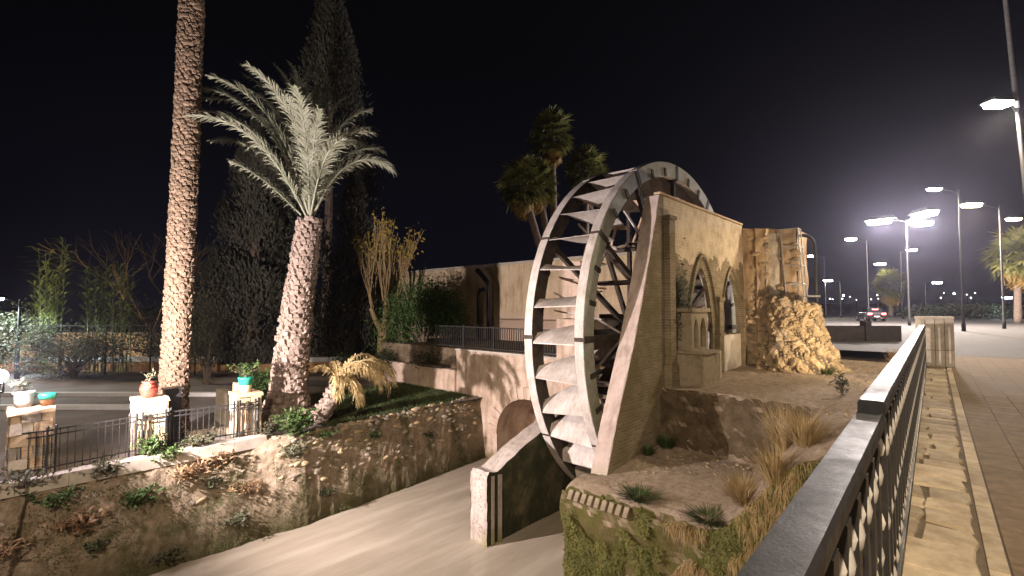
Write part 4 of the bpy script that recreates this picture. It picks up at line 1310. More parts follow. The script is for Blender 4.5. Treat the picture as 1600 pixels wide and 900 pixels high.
# fan palms behind the wheel
def fan_leaf(mat, seed, droop):
    rr = random.Random(seed); m = MB()
    m.tube([(0, 0, 0), (.5, 0, .04), (1.0, 0, .0)], [.025, .018, .014], 4)
    for k in range(15):
        a = R(-105 + 210 * k / 14); le = rr.uniform(.75, 1.0) * (1 - .2 * abs(a) / 2)
        d = Vector((math.cos(a), math.sin(a), rr.uniform(-.1, .2))); x = Vector((-math.sin(a), math.cos(a), 0)) * .085
        c = Vector((1.0, 0, 0)); t = c + d * le + Vector((0, 0, -droop * le)); mid = c + d * le * .55 + Vector((0, 0, .04))
        m.add([c, mid + x, t, mid - x], [(0, 1, 3), (3, 1, 2)])
    return m.mesh("fan_leaf", mat)
FG = [fan_leaf("fan_green", i, .25) for i in range(3)]; FD = [fan_leaf("fan_dead", 9 + i, .5) for i in range(2)]
def fan_palm(label, x, y, z, h, lean, crown, r=.26, dark=False):
    o = local("fan_palm", label, "palm tree", (x, y, z), 0, "fan palms behind the mill")
    line = [Vector((lean * (i / 12) ** 1.3, 0, h * i / 12)) for i in range(13)]
    m = MB(); m.tube(line, [r * (1.25 - .35 * i / 12) for i in range(13)], 12); m.smooth = True
    link("trunk", m.mesh("trunk", "bark_palm"), o)
    for k in range(58):
        e = R(80 - 125 * (k / 57) ** .9); a = k * 2.399 + rnd.uniform(-.2, .2)
        link("fan_leaf", rnd.choice(FG), o, line[-1] + Vector((0, 0, .3 - .5 * k / 57)), (rnd.uniform(-.4, .4), -e, a), crown * rnd.uniform(.85, 1.15))
    for k in range(20):
        e = R(-50 - 32 * rnd.random()); a = k * 2.399
        link("dead_leaf", rnd.choice(FD), o, line[-1] + Vector((0, 0, -.2 - .7 * rnd.random())), (rnd.uniform(-.4, .4), -e, a), crown * rnd.uniform(.75, 1.0))
fan_palm("tallest fan palm, straight trunk, just left of the wheel's top", 3.35, 36, -1, 15.4, -.35, 1.05)
fan_palm("shorter fan palm leaning left with a yellow leaf skirt behind the wheel", 3.3, 33, -1, 10.9, -2.6, 1.0)
fan_palm("middle fan palm trunk right beside the shorter leaning one", 3.4, 34.5, -1, 11.4, -1.5, .85)
fan_palm("dim fan palm in the dark right of the tallest one", 6.4, 42, -1, 14.4, .2, 1.2)
fan_palm("dim palm at the right picture edge beyond the promenade", 50.5, 48, 0, 6.6, .3, 1.6)
fan_palm("small dim palm standing among the distant street lamps", 63, 80, 0, 5.0, .1, 1.5)

# ================================================================== TREES AND SHRUBS
def branchy(mb, p, d, L, r, depth, rr, spread=.55, up=.15, tips=None, seg=4):
    pts = [p.copy()]; q = p.copy(); dd = d.normalized()
    for i in range(seg):
        dd = (dd + Vector((rr.gauss(0, .10), rr.gauss(0, .10), rr.gauss(0, .08) + up * .25))).normalized()
        q = q + dd * L / seg; pts.append(q.copy())
    mb.tube(pts, [r * (1 - .45 * i / seg) for i in range(seg + 1)], 5 if depth else 3, False)
    if tips is not None and depth == 0: tips.append((pts[-1], dd)); tips.append((pts[-2], dd))
    if depth > 0:
        for k in range(3 if depth > 1 else 4):
            nd_ = (dd + Vector((rr.gauss(0, spread), rr.gauss(0, spread), rr.gauss(up, spread * .6)))).normalized()
            branchy(mb, pts[rr.choice([-1, -1, -2])], nd_, L * rr.uniform(.6, .85), r * .55, depth - 1, rr, spread, up, tips, seg)
def cypress(label, x, y, h, rad, n, seed, base=-2.05, z_low=.6):
    rr = random.Random(seed)
    o = local("cypress_tree", label, "tree", (x, y, base), 0, "dark cypresses behind the palms")
    m = MB(); m.tube([(0, 0, 0), (.1, 0, h * .5), (0, .1, h * .93)], [.38, .22, .03], 8); link("trunk", m.mesh("trunk", "bark_grey"), o)
    lm = MB()
    lobes = [(rr.uniform(0, 6.28), rr.random(), rr.uniform(.75, 1.15)) for _ in range(80)]
    for i in range(n):
        a0, u, k = lobes[i % 80]
        u = min(1, max(0, u + rr.gauss(0, .035))); a = a0 + rr.gauss(0, .35)
        prof_ = (math.sin(math.pi * min(1, .10 + .9 * u) ** .62) ** .8) * (1 - .25 * u)
        r_ = rad * k * max(.04, prof_) * (.5 + .5 * rr.random() ** .5)
        p = Vector((r_ * math.cos(a), r_ * math.sin(a), z_low + (h - z_low) * u))
        d = Vector((math.cos(a) * .45, math.sin(a) * .45, 1)) + Vector((rr.gauss(0, .35), rr.gauss(0, .35), rr.gauss(0, .35)))
        lm.leaf(p, d, Vector((math.cos(a), math.sin(a), .3)), rr.uniform(.16, .34), rr.uniform(.06, .12))
    link("crown", lm.mesh("crown", "leaf_cypress"), o)
cypress("broad grey-green cypress between the two date palms", -14.6, 27, 14.0, 3.0, 34000, 1)
cypress("taller dark cypress right behind the lit palm's crown", -12.0, 31, 26, 4.3, 46000, 2)
cypress("slim black cypress close right of the lit palm's trunk", -9.6, 29, 12.5, 1.8, 14000, 4)

def bush(name, label, x, y, z, rx, ry, rz_, n, mat, leaf=.12, seed=1, group=None, clumps=26, cat="shrub", stem=True, droop=0.0):
    rr = random.Random(seed)
    o = local(name, label, cat, (x, y, z), 0, group)
    lm = MB(); st = MB()
    cl = []
    for _ in range(clumps):
        v = Vector((rr.gauss(0, 1), rr.gauss(0, 1), rr.gauss(0, .9))).normalized() * rr.random() ** .4
        cl.append(Vector((v.x * rx, v.y * ry, rz_ + v.z * rz_ * .85)))
    for i in range(n):
        c = cl[i % clumps]; sg = .20
        p = c + Vector((rr.gauss(0, rx * sg), rr.gauss(0, ry * sg), rr.gauss(0, rz_ * sg)))
        if droop: p.z -= droop * rr.random() * (abs(p.x) / rx) ** 2 * rz_
        p.z = max(.02, p.z)
        d = Vector((rr.uniform(-1, 1), rr.uniform(-1, 1), rr.uniform(-.6 - droop, .8 - droop)))
        lm.leaf(p, d, Vector((rr.uniform(-.6, .6), rr.uniform(-.6, .6), 1)), leaf * rr.uniform(.7, 1.4), leaf * rr.uniform(.35, .6))
    if stem:
        for c in cl[:12]:
            st.tube([(0, 0, 0), (c.x * .3, c.y * .3, c.z * .6), tuple(c)], [.05 * rz_, .03 * rz_, .01], 5, False)
        link("stems", st.mesh("stems", "bark_grey"), o)
    link("leaves", lm.mesh("leaves", mat), o)
    return o
bush("weeping_shrub", "dense dark green weeping shrub in front of the yard wall", -4.6, 25.0, -.6, 2.1, 1.6, 1.9, 15000, "leaf_green", .15, 11, droop=.5, clumps=60)
bush("weeping_shrub", "trailing olive shrub spilling over the yard edge below the weeping shrub", -3.5, 22.3, -1.6, 1.2, .9, .8, 3000, "leaf_olive", .12, 12, droop=.6)
bush("hedge", "low black-green hedge left of the trailing shrub", -7.0, 24.0, -2.05, 1.9, 1.0, .75, 5000, "leaf_dark", .12, 13)
bush("garden_shrub", "rounded dark shrub behind the green and cream pot", -8.4, 16.6, -2.05, .85, .8, .85, 3200, "leaf_green", .12, 14)
bush("garden_shrub", "tall narrow clipped shrub right of the tall palm", -14.2, 22.5, -2.05, .75, .7, 1.8, 3500, "leaf_olive", .12, 15)
bush("garden_shrub", "small green shrub at the tall palm's left side by the street wall", -17.6, 25.0, -2.05, 1.2, 1.0, 1.5, 3000, "leaf_olive", .13, 16)
bush("garden_shrub", "pale twiggy thicket in front of the left end of the yard wall", -10.2, 29, -2.05, 2.2, 1.0, 1.7, 5000, "leaf_olive", .14, 17)
bush("garden_shrub", "broad grey bush lit by the lamp at the left picture edge", -22.3, 24.6, -2.05, 2.8, 1.6, 1.5, 6500, "leaf_pale", .16, 18)
bush("garden_shrub", "grey-green bush just behind the leftmost street lamp", -27.5, 25.5, -2.05, 2.2, 1.6, 1.9, 5000, "leaf_pale", .18, 19)
bush("garden_shrub", "long low olive thicket behind the street wall left of the tall palm", -21.5, 30, -2.05, 4.4, 1.5, 2.1, 9000, "leaf_olive", .17, 20)
bush("garden_shrub", "dark thicket between the tall palm and the broad cypress", -17.5, 30, -2.05, 2.6, 1.5, 2.2, 6000, "leaf_dark", .17, 21)
for k, (x, y, rx) in enumerate(((58, 62, 7), (74, 72, 9), (44, 90, 10), (95, 80, 10))):
    bush("far_thicket", ("dark thicket beyond the promenade at the right horizon", "dark thicket at the right picture edge on the horizon", "dark tree belt behind the distant street lamps", "farthest dark thicket at the right edge")[k], x, y, -.2, rx, 2.5, 1.1 + .3 * (k % 2), 3500, "leaf_dark", .38, 40 + k)

# pollarded tree with yellow leaves
rr = random.Random(5)
pt = local("pollard_tree", "bare pollarded tree with upright twigs and a few yellow leaves", "tree", (-7.6, 28, -2.05))
m = MB(); tips = []
m.tube([(0, 0, 0), (.05, 0, 1.3), (.1, 0, 2.35)], [.30, .27, .30], 9)
for k in range(5):
    a = k * 1.26; m.tube([(.1, 0, 2.05), (.1 + math.cos(a) * .45, math.sin(a) * .3, 2.75), (.1 + math.cos(a) * .8, math.sin(a) * .5, 3.55)], [.17, .13, .12], 7)
    for q in range(7):
        b_ = a + rr.uniform(-.9, .9); e = rr.uniform(.05, .5)
        branchy(m, Vector((.1 + math.cos(a) * .75, math.sin(a) * .45, 3.35 + .3 * rr.random())), Vector((math.cos(b_) * e, math.sin(b_) * e, 1)), rr.uniform(1.9, 3.0), .045, 1, rr, .22, .5, tips)
link("trunk", m.mesh("trunk", "bark_branch"), pt)
lm = MB()
for p, d in tips:
    for j in range(3):
        if rr.random() < .75:
            lm.leaf(p + Vector((rr.gauss(0, .12), rr.gauss(0, .12), rr.gauss(0, .25))), Vector((rr.uniform(-1, 1), rr.uniform(-1, 1), -.4)), Vector((rr.uniform(-1, 1), -1, .3)), rr.uniform(.14, .28), rr.uniform(.09, .17))
link("leaves", lm.mesh("leaves", "leaf_yellow"), pt)
# two plain slim trees in the left dark
for lab, x, y, L, sd in (("leafless fine-twigged tree left of the tall palm's trunk", -22.5, 30, 2.7, 8), ("leafless twiggy sapling between the palm trunks", -15.8, 28, 1.7, 9)):
    rr = random.Random(sd); o = local("bare_tree", lab, "tree", (x, y, -2.05))
    m = MB(); m.tube([(0, 0, 0), (.1, 0, 2.2)], [.18, .12], 7)
    for k in range(4):
        a = k * 1.7 + rr.random(); branchy(m, Vector((.1, 0, 2.1)), Vector((math.cos(a) * .8, math.sin(a) * .5, .9)), L, .075, 3, rr, .5, .12)
    link("trunk", m.mesh("trunk", "bark_branch"), o)
# giant cane clumps
def cane(label, x, y, z, n, h, seed):
    rr = random.Random(seed); o = local("cane_clump", label, "cane", (x, y, z), 0, "giant cane on the left")
    st = MB(); lf = MB()
    for k in range(n):
        a = rr.uniform(0, 6.28); b = Vector((rr.gauss(0, .3), rr.gauss(0, .3), 0)); hh = h * rr.uniform(.7, 1)
        t = b + Vector((math.cos(a) * .35, math.sin(a) * .35, hh)); st.tube([b, (b + t) / 2, t], [.022, .018, .008], 5, False)
        for j in range(13):
            u = .45 + .55 * j / 13; q = b.lerp(t, u); aa = a + j * 2.5 + rr.uniform(-.4, .4)
            d = Vector((math.cos(aa), math.sin(aa), .8)); w = Vector((-math.sin(aa), math.cos(aa), 0)) * .06; L = rr.uniform(.6, 1.0)
            m1 = q + d * L * .5; e = q + d * L * .8 + Vector((math.cos(aa), math.sin(aa), -.7)) * L * .35
            lf.add([q, m1 + w, e, m1 - w], [(0, 1, 3), (3, 1, 2)])
    link("stems", st.mesh("stems", "cane_leaf"), o); link("leaves", lf.mesh("leaves", "cane_leaf"), o)
cane("tallest bright clump of giant cane at the far left", -25.0, 26, -2.05, 16, 7.4, 1)
cane("middle clump of giant cane, second from the left", -23.0, 26.5, -2.05, 14, 6.5, 2)
cane("pale clump of giant cane nearest the tall palm", -21.3, 26.3, -2.05, 12, 6.4, 3)
for k, (x, y, z) in enumerate(((-27.5, 28, -2.05), (-19.5, 30, -2.05))):
    cane(("dim cane clump left of the brightest one", "dim thin cane clump behind the tall palm's left side")[k], x, y, z, 7, 5.2, 7 + k)

# --- plants on the left bank (site frame)
def bank_plant(label, s, k, n, h, sp, mat, L, Wd, cat="plant"):
    p = bank_pt(s, k); spray("bank_plant", label, p.x, p.y, p.z - .03, n, h, sp, mat, L, Wd, cat, group="plants growing on the river bank")
bank_plant("large dark green bush on the bank below the lit palm", 5.9, .95, 700, .75, .55, "leaf_green", .15, .08)
bank_plant("pale blue-green leaves at the foot of the dark bush on the bank", 5.75, .72, 260, .4, .38, "leaf_pale", .14, .05)
bank_plant("bright green weed at the foot of the middle gatepost", 2.65, 1.0, 260, .5, .28, "leaf_green", .12, .06)
bank_plant("broad tuft of dead brown leaves in the middle of the bank", 3.45, .72, 260, .35, .55, "leaf_dry", .18, .06)
bank_plant("second tuft of curled dead leaves right of the first on the bank", 4.1, .78, 200, .3, .40, "leaf_dry", .18, .06)
bank_plant("grey-green straggling plant below the railing's middle", 1.8, .85, 300, .4, .5, "leaf_olive", .13, .06)
bank_plant("olive plant hanging below the right railing", 3.7, .98, 260, .35, .45, "leaf_olive", .12, .06)
bank_plant("rusty brown dead plant low on the left bank", 1.3, .58, 220, .3, .5, "leaf_dry", .17, .07)
bank_plant("small yellow-green rosette low on the left bank", 1.6, .45, 120, .25, .25, "leaf_pale", .14, .06)
bank_plant("thick weeds under the leftmost gatepost", .5, .88, 320, .4, .55, "leaf_olive", .12, .06)
bank_plant("dry brown scrub at the lower left corner of the bank", .2, .55, 320, .35, .7, "leaf_dry", .14, .05)
bank_plant("green weeds near the lower left edge of the picture", -.6, .75, 320, .4, .6, "leaf_green", .12, .06)
bank_plant("reddish scrub on the bank under the palm bush", 4.6, .55, 240, .3, .5, "leaf_dry", .12, .05)
bank_plant("leafy weed beside the green pot's gatepost", 5.25, 1.05, 200, .5, .3, "leaf_olive", .12, .05)
bank_plant("small dark weed hanging near the water under the bush", 6.6, .4, 140, .25, .35, "leaf_dark", .10, .05)
for lab, s_, k_, n_, h_, sp_, mt_, L_, W_ in (
    ("dark green fern-like weed left of the bank's middle", 2.3, .62, 300, .42, .45, "leaf_green", .13, .06),
    ("low leafy weed under the red jar's gatepost", 3.0, .88, 240, .32, .40, "leaf_green", .11, .06),
    ("pale grey weed at the lower middle of the bank", 4.3, .38, 200, .30, .40, "leaf_pale", .11, .05),
    ("olive weed near the waterline under the gateposts", 2.9, .30, 220, .30, .45, "leaf_olive", .11, .05),
    ("trailing green weed right of the big dark bush", 6.7, .85, 260, .30, .45, "leaf_green", .10, .05),
    ("small green weed among the rubble right of the palm offshoot", 8.4, .72, 160, .22, .30, "leaf_green", .10, .05),
    ("dark weed on the stones near the far end of the bank", 10.6, .6, 180, .25, .35, "leaf_dark", .11, .05),
    ("yellow-green weed between the two dead tufts", 3.85, .62, 160, .3, .3, "leaf_pale", .12, .06),
    ("broad olive weed at the left picture edge of the bank", -.2, .98, 300, .42, .5, "leaf_olive", .13, .06),
    ("green weed halfway down below the bleached gatepost", .95, .72, 280, .38, .45, "leaf_green", .12, .06)):
    bank_plant(lab, s_, k_, n_, h_, sp_, mt_, L_, W_)
gcov = MB()
for i in range(36000):
    s = rnd.uniform(-3, 13.2); k = rnd.uniform(.15, 1.02)
    if nz(s * 1.3, k * 4, 7) < (.12 if s > 5.5 else -.12): continue
    p = bank_pt(s, k)
    gcov.leaf(p, (rnd.uniform(-1, 1), rnd.uniform(-1, .2), rnd.uniform(-.3, .9)), (0, -1, .4), rnd.uniform(.025, .065), rnd.uniform(.012, .03))
site_mesh("bank_ground_cover", gcov, "leaf_bank", (0, 0, 0), "low creeping weeds covering the river bank", "ground cover", kind="stuff")
lawn = MB()
for i in range(26000):
    s = rnd.uniform(6.9, 13.25); l = rnd.uniform(brow(s) + .05, 19.5)
    a = rnd.uniform(0, 6.28); h = rnd.uniform(.05, .13); w = .012
    b = Vector((s, l, -2.06)); t = b + Vector((math.cos(a) * .04, math.sin(a) * .04, h)); x = Vector((-math.sin(a), math.cos(a), 0)) * w
    lawn.add([b - x, b + x, t], [(0, 1, 2)])
site_mesh("grass_plot", lawn, "grass_green", (0, 0, 0), "dark grass plot between the bank and the low wall", "grass", kind="stuff")
struct("grass_soil", MB().grid(lambda u, v: (u, v, -2.035), [6.8, 13.3], [14.4, 20]), "dirt")

# --- plants on the right: mossy growth on the face, dry grass tufts, weeds at the wall foot
fc = MB()
for i in range(60000):
    l = rnd.uniform(.5, 6.35); z = rnd.uniform(-5.2, face_top(l) + .08)
    g_ = nz(l * .9, z * .9, 21) + .5 * nz(l * 3, z * 3, 5)
    if g_ < -.10 + .10 * sm(4, 2, l) * 0: continue
    p = front_face(l, z); p.x -= rnd.random() * .08
    fc.leaf(p, (-.4, rnd.uniform(-1, 1), rnd.uniform(-1.3, .4)), (-1, 0, .4), rnd.uniform(.03, .085), rnd.uniform(.012, .028))
site_mesh("wall_creepers", fc, "leaf_moss", (0, 0, 0), "mossy green creepers covering the face below the ledge", "creeper", kind="stuff")
peb = MB()
for i in range(1400):
    s = rnd.uniform(8.75, 20.5); l = rnd.uniform(1.2, 5.7)
    if nz(s * .8, l * .8, 31) < -.05: continue
    sph(peb, (s, l, right_top(s, l) + .004), rnd.uniform(.012, .04) * (1 if rnd.random() < .93 else 1.8), i, .3, 1, (1.2, 1, .6))
site_mesh("pebbles", peb, "rubble", (0, 0, 0), "loose pebbles scattered over the ledge and terrace", "pebbles", kind="stuff")
hg = MB()
for i in range(7500):
    l = .6 + 3.4 * rnd.random() ** .8; z = rnd.uniform(-4.8, face_top(l) + .12)
    if nz(l * 1.1, z * .8, 44) < -.02: continue
    p = front_face(l, z) + Vector((-.02, 0, 0)); h_ = rnd.uniform(.12, .34); sw_ = rnd.gauss(0, .05); x = Vector((0, .006, 0))
    q = p + Vector((-.10 * rnd.random() - .03, sw_ * .5, -h_ * .2)); e_ = p + Vector((-.12 * rnd.random() - .03, sw_, -h_))
    hg.add([p - x, p + x, q + x, e_, q - x], [(0, 1, 2, 4), (4, 2, 3)])
site_mesh("hanging_grass", hg, "grass_dry", (0, 0, 0), "dry grass hanging down the face below the ledge", "grass", kind="stuff")
def tuft(label, s, l, z, n, h, sp, mat, group="grass tufts by the railing"):
    r = site("grass_tuft", label, "grass", (s, l, z), group)
    m = MB()
    for k in range(n):
        a = rnd.uniform(0, 6.28); rr_ = rnd.random() * sp * .35; b = Vector((s + rr_ * math.cos(a), l + rr_ * math.sin(a), z - .03)); hh = h * rnd.uniform(.5, 1.1)
        o_ = sp * rnd.uniform(.1, 1); t = b + Vector((math.cos(a) * o_, math.sin(a) * o_, hh)); md = b.lerp(t, .5) + Vector((0, 0, hh * .14)); x = Vector((-math.sin(a), math.cos(a), 0)) * .006
        m.add([b - x, b + x, md + x, t, md - x], [(0, 1, 2, 4), (4, 2, 3)])
    part(r, "blades", m, mat)
def gz(s, l): return right_top(s, l)
for lab, s, l, n, h, sp, mt in (
    ("tallest clump of dry yellow grass on the slope beside the pit", 10.6, 2.55, 420, 1.0, .5, "grass_dry"),
    ("shorter dry grass in front of the tallest clump", 9.9, 2.35, 300, .6, .5, "grass_dry"),
    ("dry grass against the railing, below the tallest clump", 9.2, 1.9, 300, .55, .55, "grass_dry"),
    ("dry grass tuft behind the far end of the railing", 18.6, 1.35, 300, .75, .45, "grass_dry"),
    ("low dry grass left of the railing's middle", 14.8, 1.1, 240, .5, .4, "grass_dry"),
    ("low green weeds on the ledge lip left of the railing", 8.72, 4.7, 420, .16, .55, "grass_green"),
    ("second patch of low green weeds on the ledge lip, nearer the railing", 8.72, 3.3, 420, .17, .55, "grass_green"),
    ("green tuft in the corner where pier meets pit", 11.8, 5.55, 260, .40, .4, "grass_green"),
    ("green tuft along the foot of the brick pier", 11.0, 5.65, 160, .3, .25, "grass_green"),
    ("low weeds at the foot of the rubble buttress", 18.0, 3.1, 240, .3, .45, "grass_green"),
    ("ragged dry grass on the steep slope at the ledge's right end", 9.35, 2.95, 320, .45, .5, "grass_dry"),
    ("short dry grass at the lip corner nearest the railing", 8.85, 2.75, 320, .35, .5, "grass_dry"),
    ("brown scrub on the face under the railing", 8.6, 2.2, 300, .6, .5, "grass_dry")):
    tuft(lab, s, l, gz(s, l), n, h, sp, mt)
spray("thistle", "lone dark thistle on the terrace left of the railing", 13.4, 2.0, gz(13.4, 2.0), 140, .45, .22, "leaf_olive", .14, .04)

# ================================================================== FAR RIGHT: parapet, car, street lamps, distant lights
pw = local("parapet_wall", "dark low parapet with a beige kerb beyond the rubble buttress", "wall", (15.2, 22, -.4))
link("masonry", MB().box(-2.6, 2.6, 0, .4, 0, 1.1).mesh("masonry", "dark_parapet"), pw)
link("kerb", MB().box(-2.2, 1.0, -.6, -.1, 0, .32).mesh("kerb", "orange_stone"), pw)
link("post", MB().box(.9, 1.15, -.12, .28, 0, 1.32).mesh("post", "dark_parapet"), pw)

car = local("car", "dark car driving away with glowing red tail lights", "car", (39.5, 53, .02), R(-20))
nmat("car_paint", (.05, .045, .05), (.06, .055, .06), 3, .25, 0, spec=.6); nmat("car_glass", (.012, .013, .015), (.015, .016, .018), 3, .08, 0, spec=.6); nmat("tyre", (.015, .015, .015), (.022, .022, .022), 9, .9, .1); nmat("plate_white", (.6, .6, .58), (.65, .65, .62), 5, .5, 0)
sec = [(-2.0, .35, .75, .70), (-1.9, .25, .98, .82), (-1.0, .22, 1.0, .86), (.9, .22, .98, .86), (1.8, .25, .80, .82), (2.05, .35, .68, .72)]
m = MB(); rings = []
for y, z0_, z1_, w in sec:
    rings.append([(-w, y, z0_ + .1), (-w * .9, y, z0_), (w * .9, y, z0_), (w, y, z0_ + .1), (w, y, z1_ - .12), (w * .88, y, z1_), (-w * .88, y, z1_), (-w, y, z1_ - .12)])
m.add([q for r_ in rings for q in r_], [tuple(range(8)), tuple(range(47, 39, -1))] + [(i * 8 + k, i * 8 + (k + 1) % 8, (i + 1) * 8 + (k + 1) % 8, (i + 1) * 8 + k) for i in range(5) for k in range(8)])
m.smooth = True; link("body", m.mesh("body", "car_paint"), car)
link("cabin", MB().prism([(-1.75, .97), (-1.25, 1.42), (.35, 1.44), (1.1, .97)], -.70, .70).mesh("cabin", "car_glass"), car, None, (0, 0, R(90)))
link("roof", MB().box(-.62, .62, -1.2, .3, 1.445, 1.48).mesh("roof", "car_paint"), car)
for x in (-.78, .78):
    for y in (-1.3, 1.3):
        mm = MB(); mm.tube([(x - .1, y, .32), (x + .1, y, .32)], .32, 16); w_ = link("wheel", mm.mesh("wheel", "tyre"), car)
        mm = MB(); mm.tube([(x - .11, y, .32), (x + .11, y, .32)], .18, 12); link("rim", mm.mesh("rim", "galvanised"), w_)
for x in (-.62, .62):
    link("tail_light", MB().box(x - .17, x + .17, -2.03, -1.92, .72, .90).mesh("tail_light", "tail_red"), car)
link("brake_light", MB().box(-.25, .25, -1.52, -1.46, 1.28, 1.33).mesh("brake_light", "tail_red"), car)
link("number_plate", MB().box(-.26, .26, -2.04, -2.0, .50, .61).mesh("number_plate", "plate_white"), car)

def lamp_light(parent, loc, power, col, spot=None, aim=None, size=.15, blend=.4):
    d = bpy.data.lights.new("lamp_light", "SPOT" if spot else "POINT")
    d.energy = power; d.color = col; d.shadow_soft_size = size
    if spot:
        d.spot_size = spot; d.spot_blend = blend
    o = bpy.data.objects.new("lamp_light", d); COL.objects.link(o); o.parent = parent; o.location = loc
    if aim is not None:
        o.rotation_euler = Vector(aim).to_track_quat("-Z", "Y").to_euler()
    elif spot:
        o.rotation_euler = (0, 0, 0)
    return o
def street_lamp(label, x, y, h, arm, lens, power, col, heads=1, z=0.0, w=1.0):  # w enlarges head and lens to stand for the lamp's bloom
    """arm: (dx, dy) of the head from the pole"""
    o = local("street_lamp", label, "street lamp", (x - arm[0], y - arm[1], z), 0, "street lamps along the promenade and road")
    m = MB(); m.lathe([(.11, 0), (.11, .5), (.075, .55), (.05, h - .2), (.045, h)], 10); m.smooth = True; link("pole", m.mesh("pole", "lamp_grey"), o)
    d = Vector((arm[0], arm[1], 0)); a = d.normalized()
    for k in range(heads):
        rot = Matrix.Rotation(R(0 if heads == 1 else (-70, 70, 180)[k]), 3, "Z"); dk = rot @ d; ak = rot @ a; b = ak.cross(Vector((0, 0, 1)))
        hz = h - (.0 if k < 2 else .3)
        m = MB(); m.tube([(0, 0, hz - .25), tuple(dk * .5 + Vector((0, 0, hz - .05))), tuple(dk + Vector((0, 0, hz)))], .03, 6); link("arm", m.mesh("arm", "lamp_grey"), o)
        c = dk + Vector((0, 0, hz)); M4 = Matrix((ak, b, Vector((0, 0, 1)))).transposed()
        hd = MB(); hd.add([M4 @ Vector(q) * w + c for q in ((-.1, -.10, .05), (.55, -.14, .05), (.55, .14, .05), (-.1, .10, .05), (0, -.06, .14), (.42, -.08, .14), (.42, .08, .14), (0, .06, .14))],
                          [(0, 3, 2, 1), (4, 5, 6, 7), (0, 1, 5, 4), (1, 2, 6, 5), (2, 3, 7, 6), (3, 0, 4, 7)])
        hh = link("head", hd.mesh("head", "lamp_grey"), o)
        le = MB(); le.add([M4 @ Vector(q) * w + c for q in ((.02, -.11, .045), (.5, -.12, .045), (.5, .12, .045), (.02, .11, .045), (.05, -.09, -.04), (.46, -.1, -.04), (.46, .1, -.04), (.05, .09, -.04))],
                          [(4, 7, 6, 5), (0, 4, 5, 1), (1, 5, 6, 2), (2, 6, 7, 3), (3, 7, 4, 0)])
        link("lens", le.mesh("lens", lens), hh)
        if power:
            lamp_light(o, c + M4 @ Vector((.25 * w, 0, -.16 * w)), power / heads, col if heads == 1 else (1, .88, .84), R(165) if heads == 1 else None, size=.18 if heads == 1 else .35, blend=.3)
    return o
WH = (1, .82, .60); WM = (1, .74, .42)
near_lamp = street_lamp("nearest tall street lamp at the right picture edge, white light", 15.55, 15.0, 8.0, (-.30, -.05), "lens_white", STREET_W, WH, w=1.6)
near_lamp.location.x += .72; near_lamp.rotation_euler = (0, -.062, 0)
m = MB(); m.lathe([(.07, 7.9), (.05, 15.5)], 10); link("upper_pole", m.mesh("upper_pole", "galvanised"), near_lamp)
street_lamp("added unseen street lamp behind the viewer on the promenade side", 9.0, -2.5, 8.0, (-1.1, .2), "lens_white", STREET_W * .45, WH)  # out of view, added to light the balusters from the right
street_lamp("street lamp on the bridge behind the viewer", -4.0, -6.0, 8.6, (.6, 1.0), "lens_warm", BRIDGE_W, (1, .80, .58))
street_lamp("warm street lamp left of the picture over the garden street", -37, 21, 10.5, (1.2, 0), "lens_warm", 11000, (1, .78, .50), z=-2.05)
street_lamp("brightest triple-headed mast lamp above the end of the balustrade", 32.4, 40, 9.0, (-.9, -.3), "lens_white", MAST_W, WH, heads=3, w=3.6)
street_lamp("white street lamp above and right of the mast lamp", 27.9, 31, 9.2, (-1.2, 0), "lens_white", STREET_W * .8, WH, w=1.5)
street_lamp("warm yellow street lamp over the promenade, right of the mast", 33.9, 34.5, 8.9, (-1.4, 0), "lens_warm", STREET_W * 1.3, WM, w=2.4)
street_lamp("warm lamp cut by the right picture edge", 42.6, 40, 8.9, (-1.4, 0), "lens_warm", STREET_W, WM, w=2.0)
street_lamp("white lamp on a dark pole left of the mast", 37.4, 52, 8.9, (-1.2, 0), "lens_white", STREET_W * .6, WH, w=2.0)
street_lamp("lone lamp just right of the ruined wall's pipe", 44.5, 70, 9.0, (-1.2, 0), "lens_white", 0, WH, w=2.2)
street_lamp("pale pole lamp standing right under the mast light", 52.8, 64, 9.1, (.3, -.6), "lens_white", STREET_W * .5, WH, w=2.2)
street_lamp("lamp at the same height just left of the pale pole lamp", 62.3, 80, 8.7, (-1.2, 0), "lens_white", 0, WH, w=3.0)
street_lamp("low lamp on a short pale pole left of the car", 46.7, 70, 5.4, (-1.2, 0), "lens_white", STREET_W * .3, WH, w=2.2)
street_lamp("low lamp on a short pole right of the pillar", 61.5, 70, 5.1, (1.2, 0), "lens_white", STREET_W * .3, WH, w=2.2)
street_lamp("cool white lamp low at the right horizon", 62.4, 60, 2.7, (-.6, 0), "lens_cool", 300, (.75, .92, 1), w=2.0)
# lamps left in the garden street
street_lamp("cool bluish lamp at the left picture edge among the bushes", -25.4, 24, 4.0, (-.5, -.3), "lens_cool", 1300, (.8, .93, 1), z=-2.05, w=1.6)
gl = local("garden_lamp", "short garden lamp glaring white at the left picture edge", "lamp", S(.12, 13.95, -2.05))
m = MB(); m.lathe([(.06, 0), (.06, .1), (.03, .14), (.03, 2.05), (.09, 2.08), (.09, 2.1)], 10); m.smooth = True; link("post", m.mesh("post", "black_iron"), gl)
m = MB(); sph(m, (0, 0, 2.23), .13, 0, 0, 3); m.smooth = True; link("globe", m.mesh("globe", "lens_white"), gl)
lamp_light(gl, S(.17, .2) + Vector((0, 0, 2.3)), 260, (1, .84, 1), size=.13)

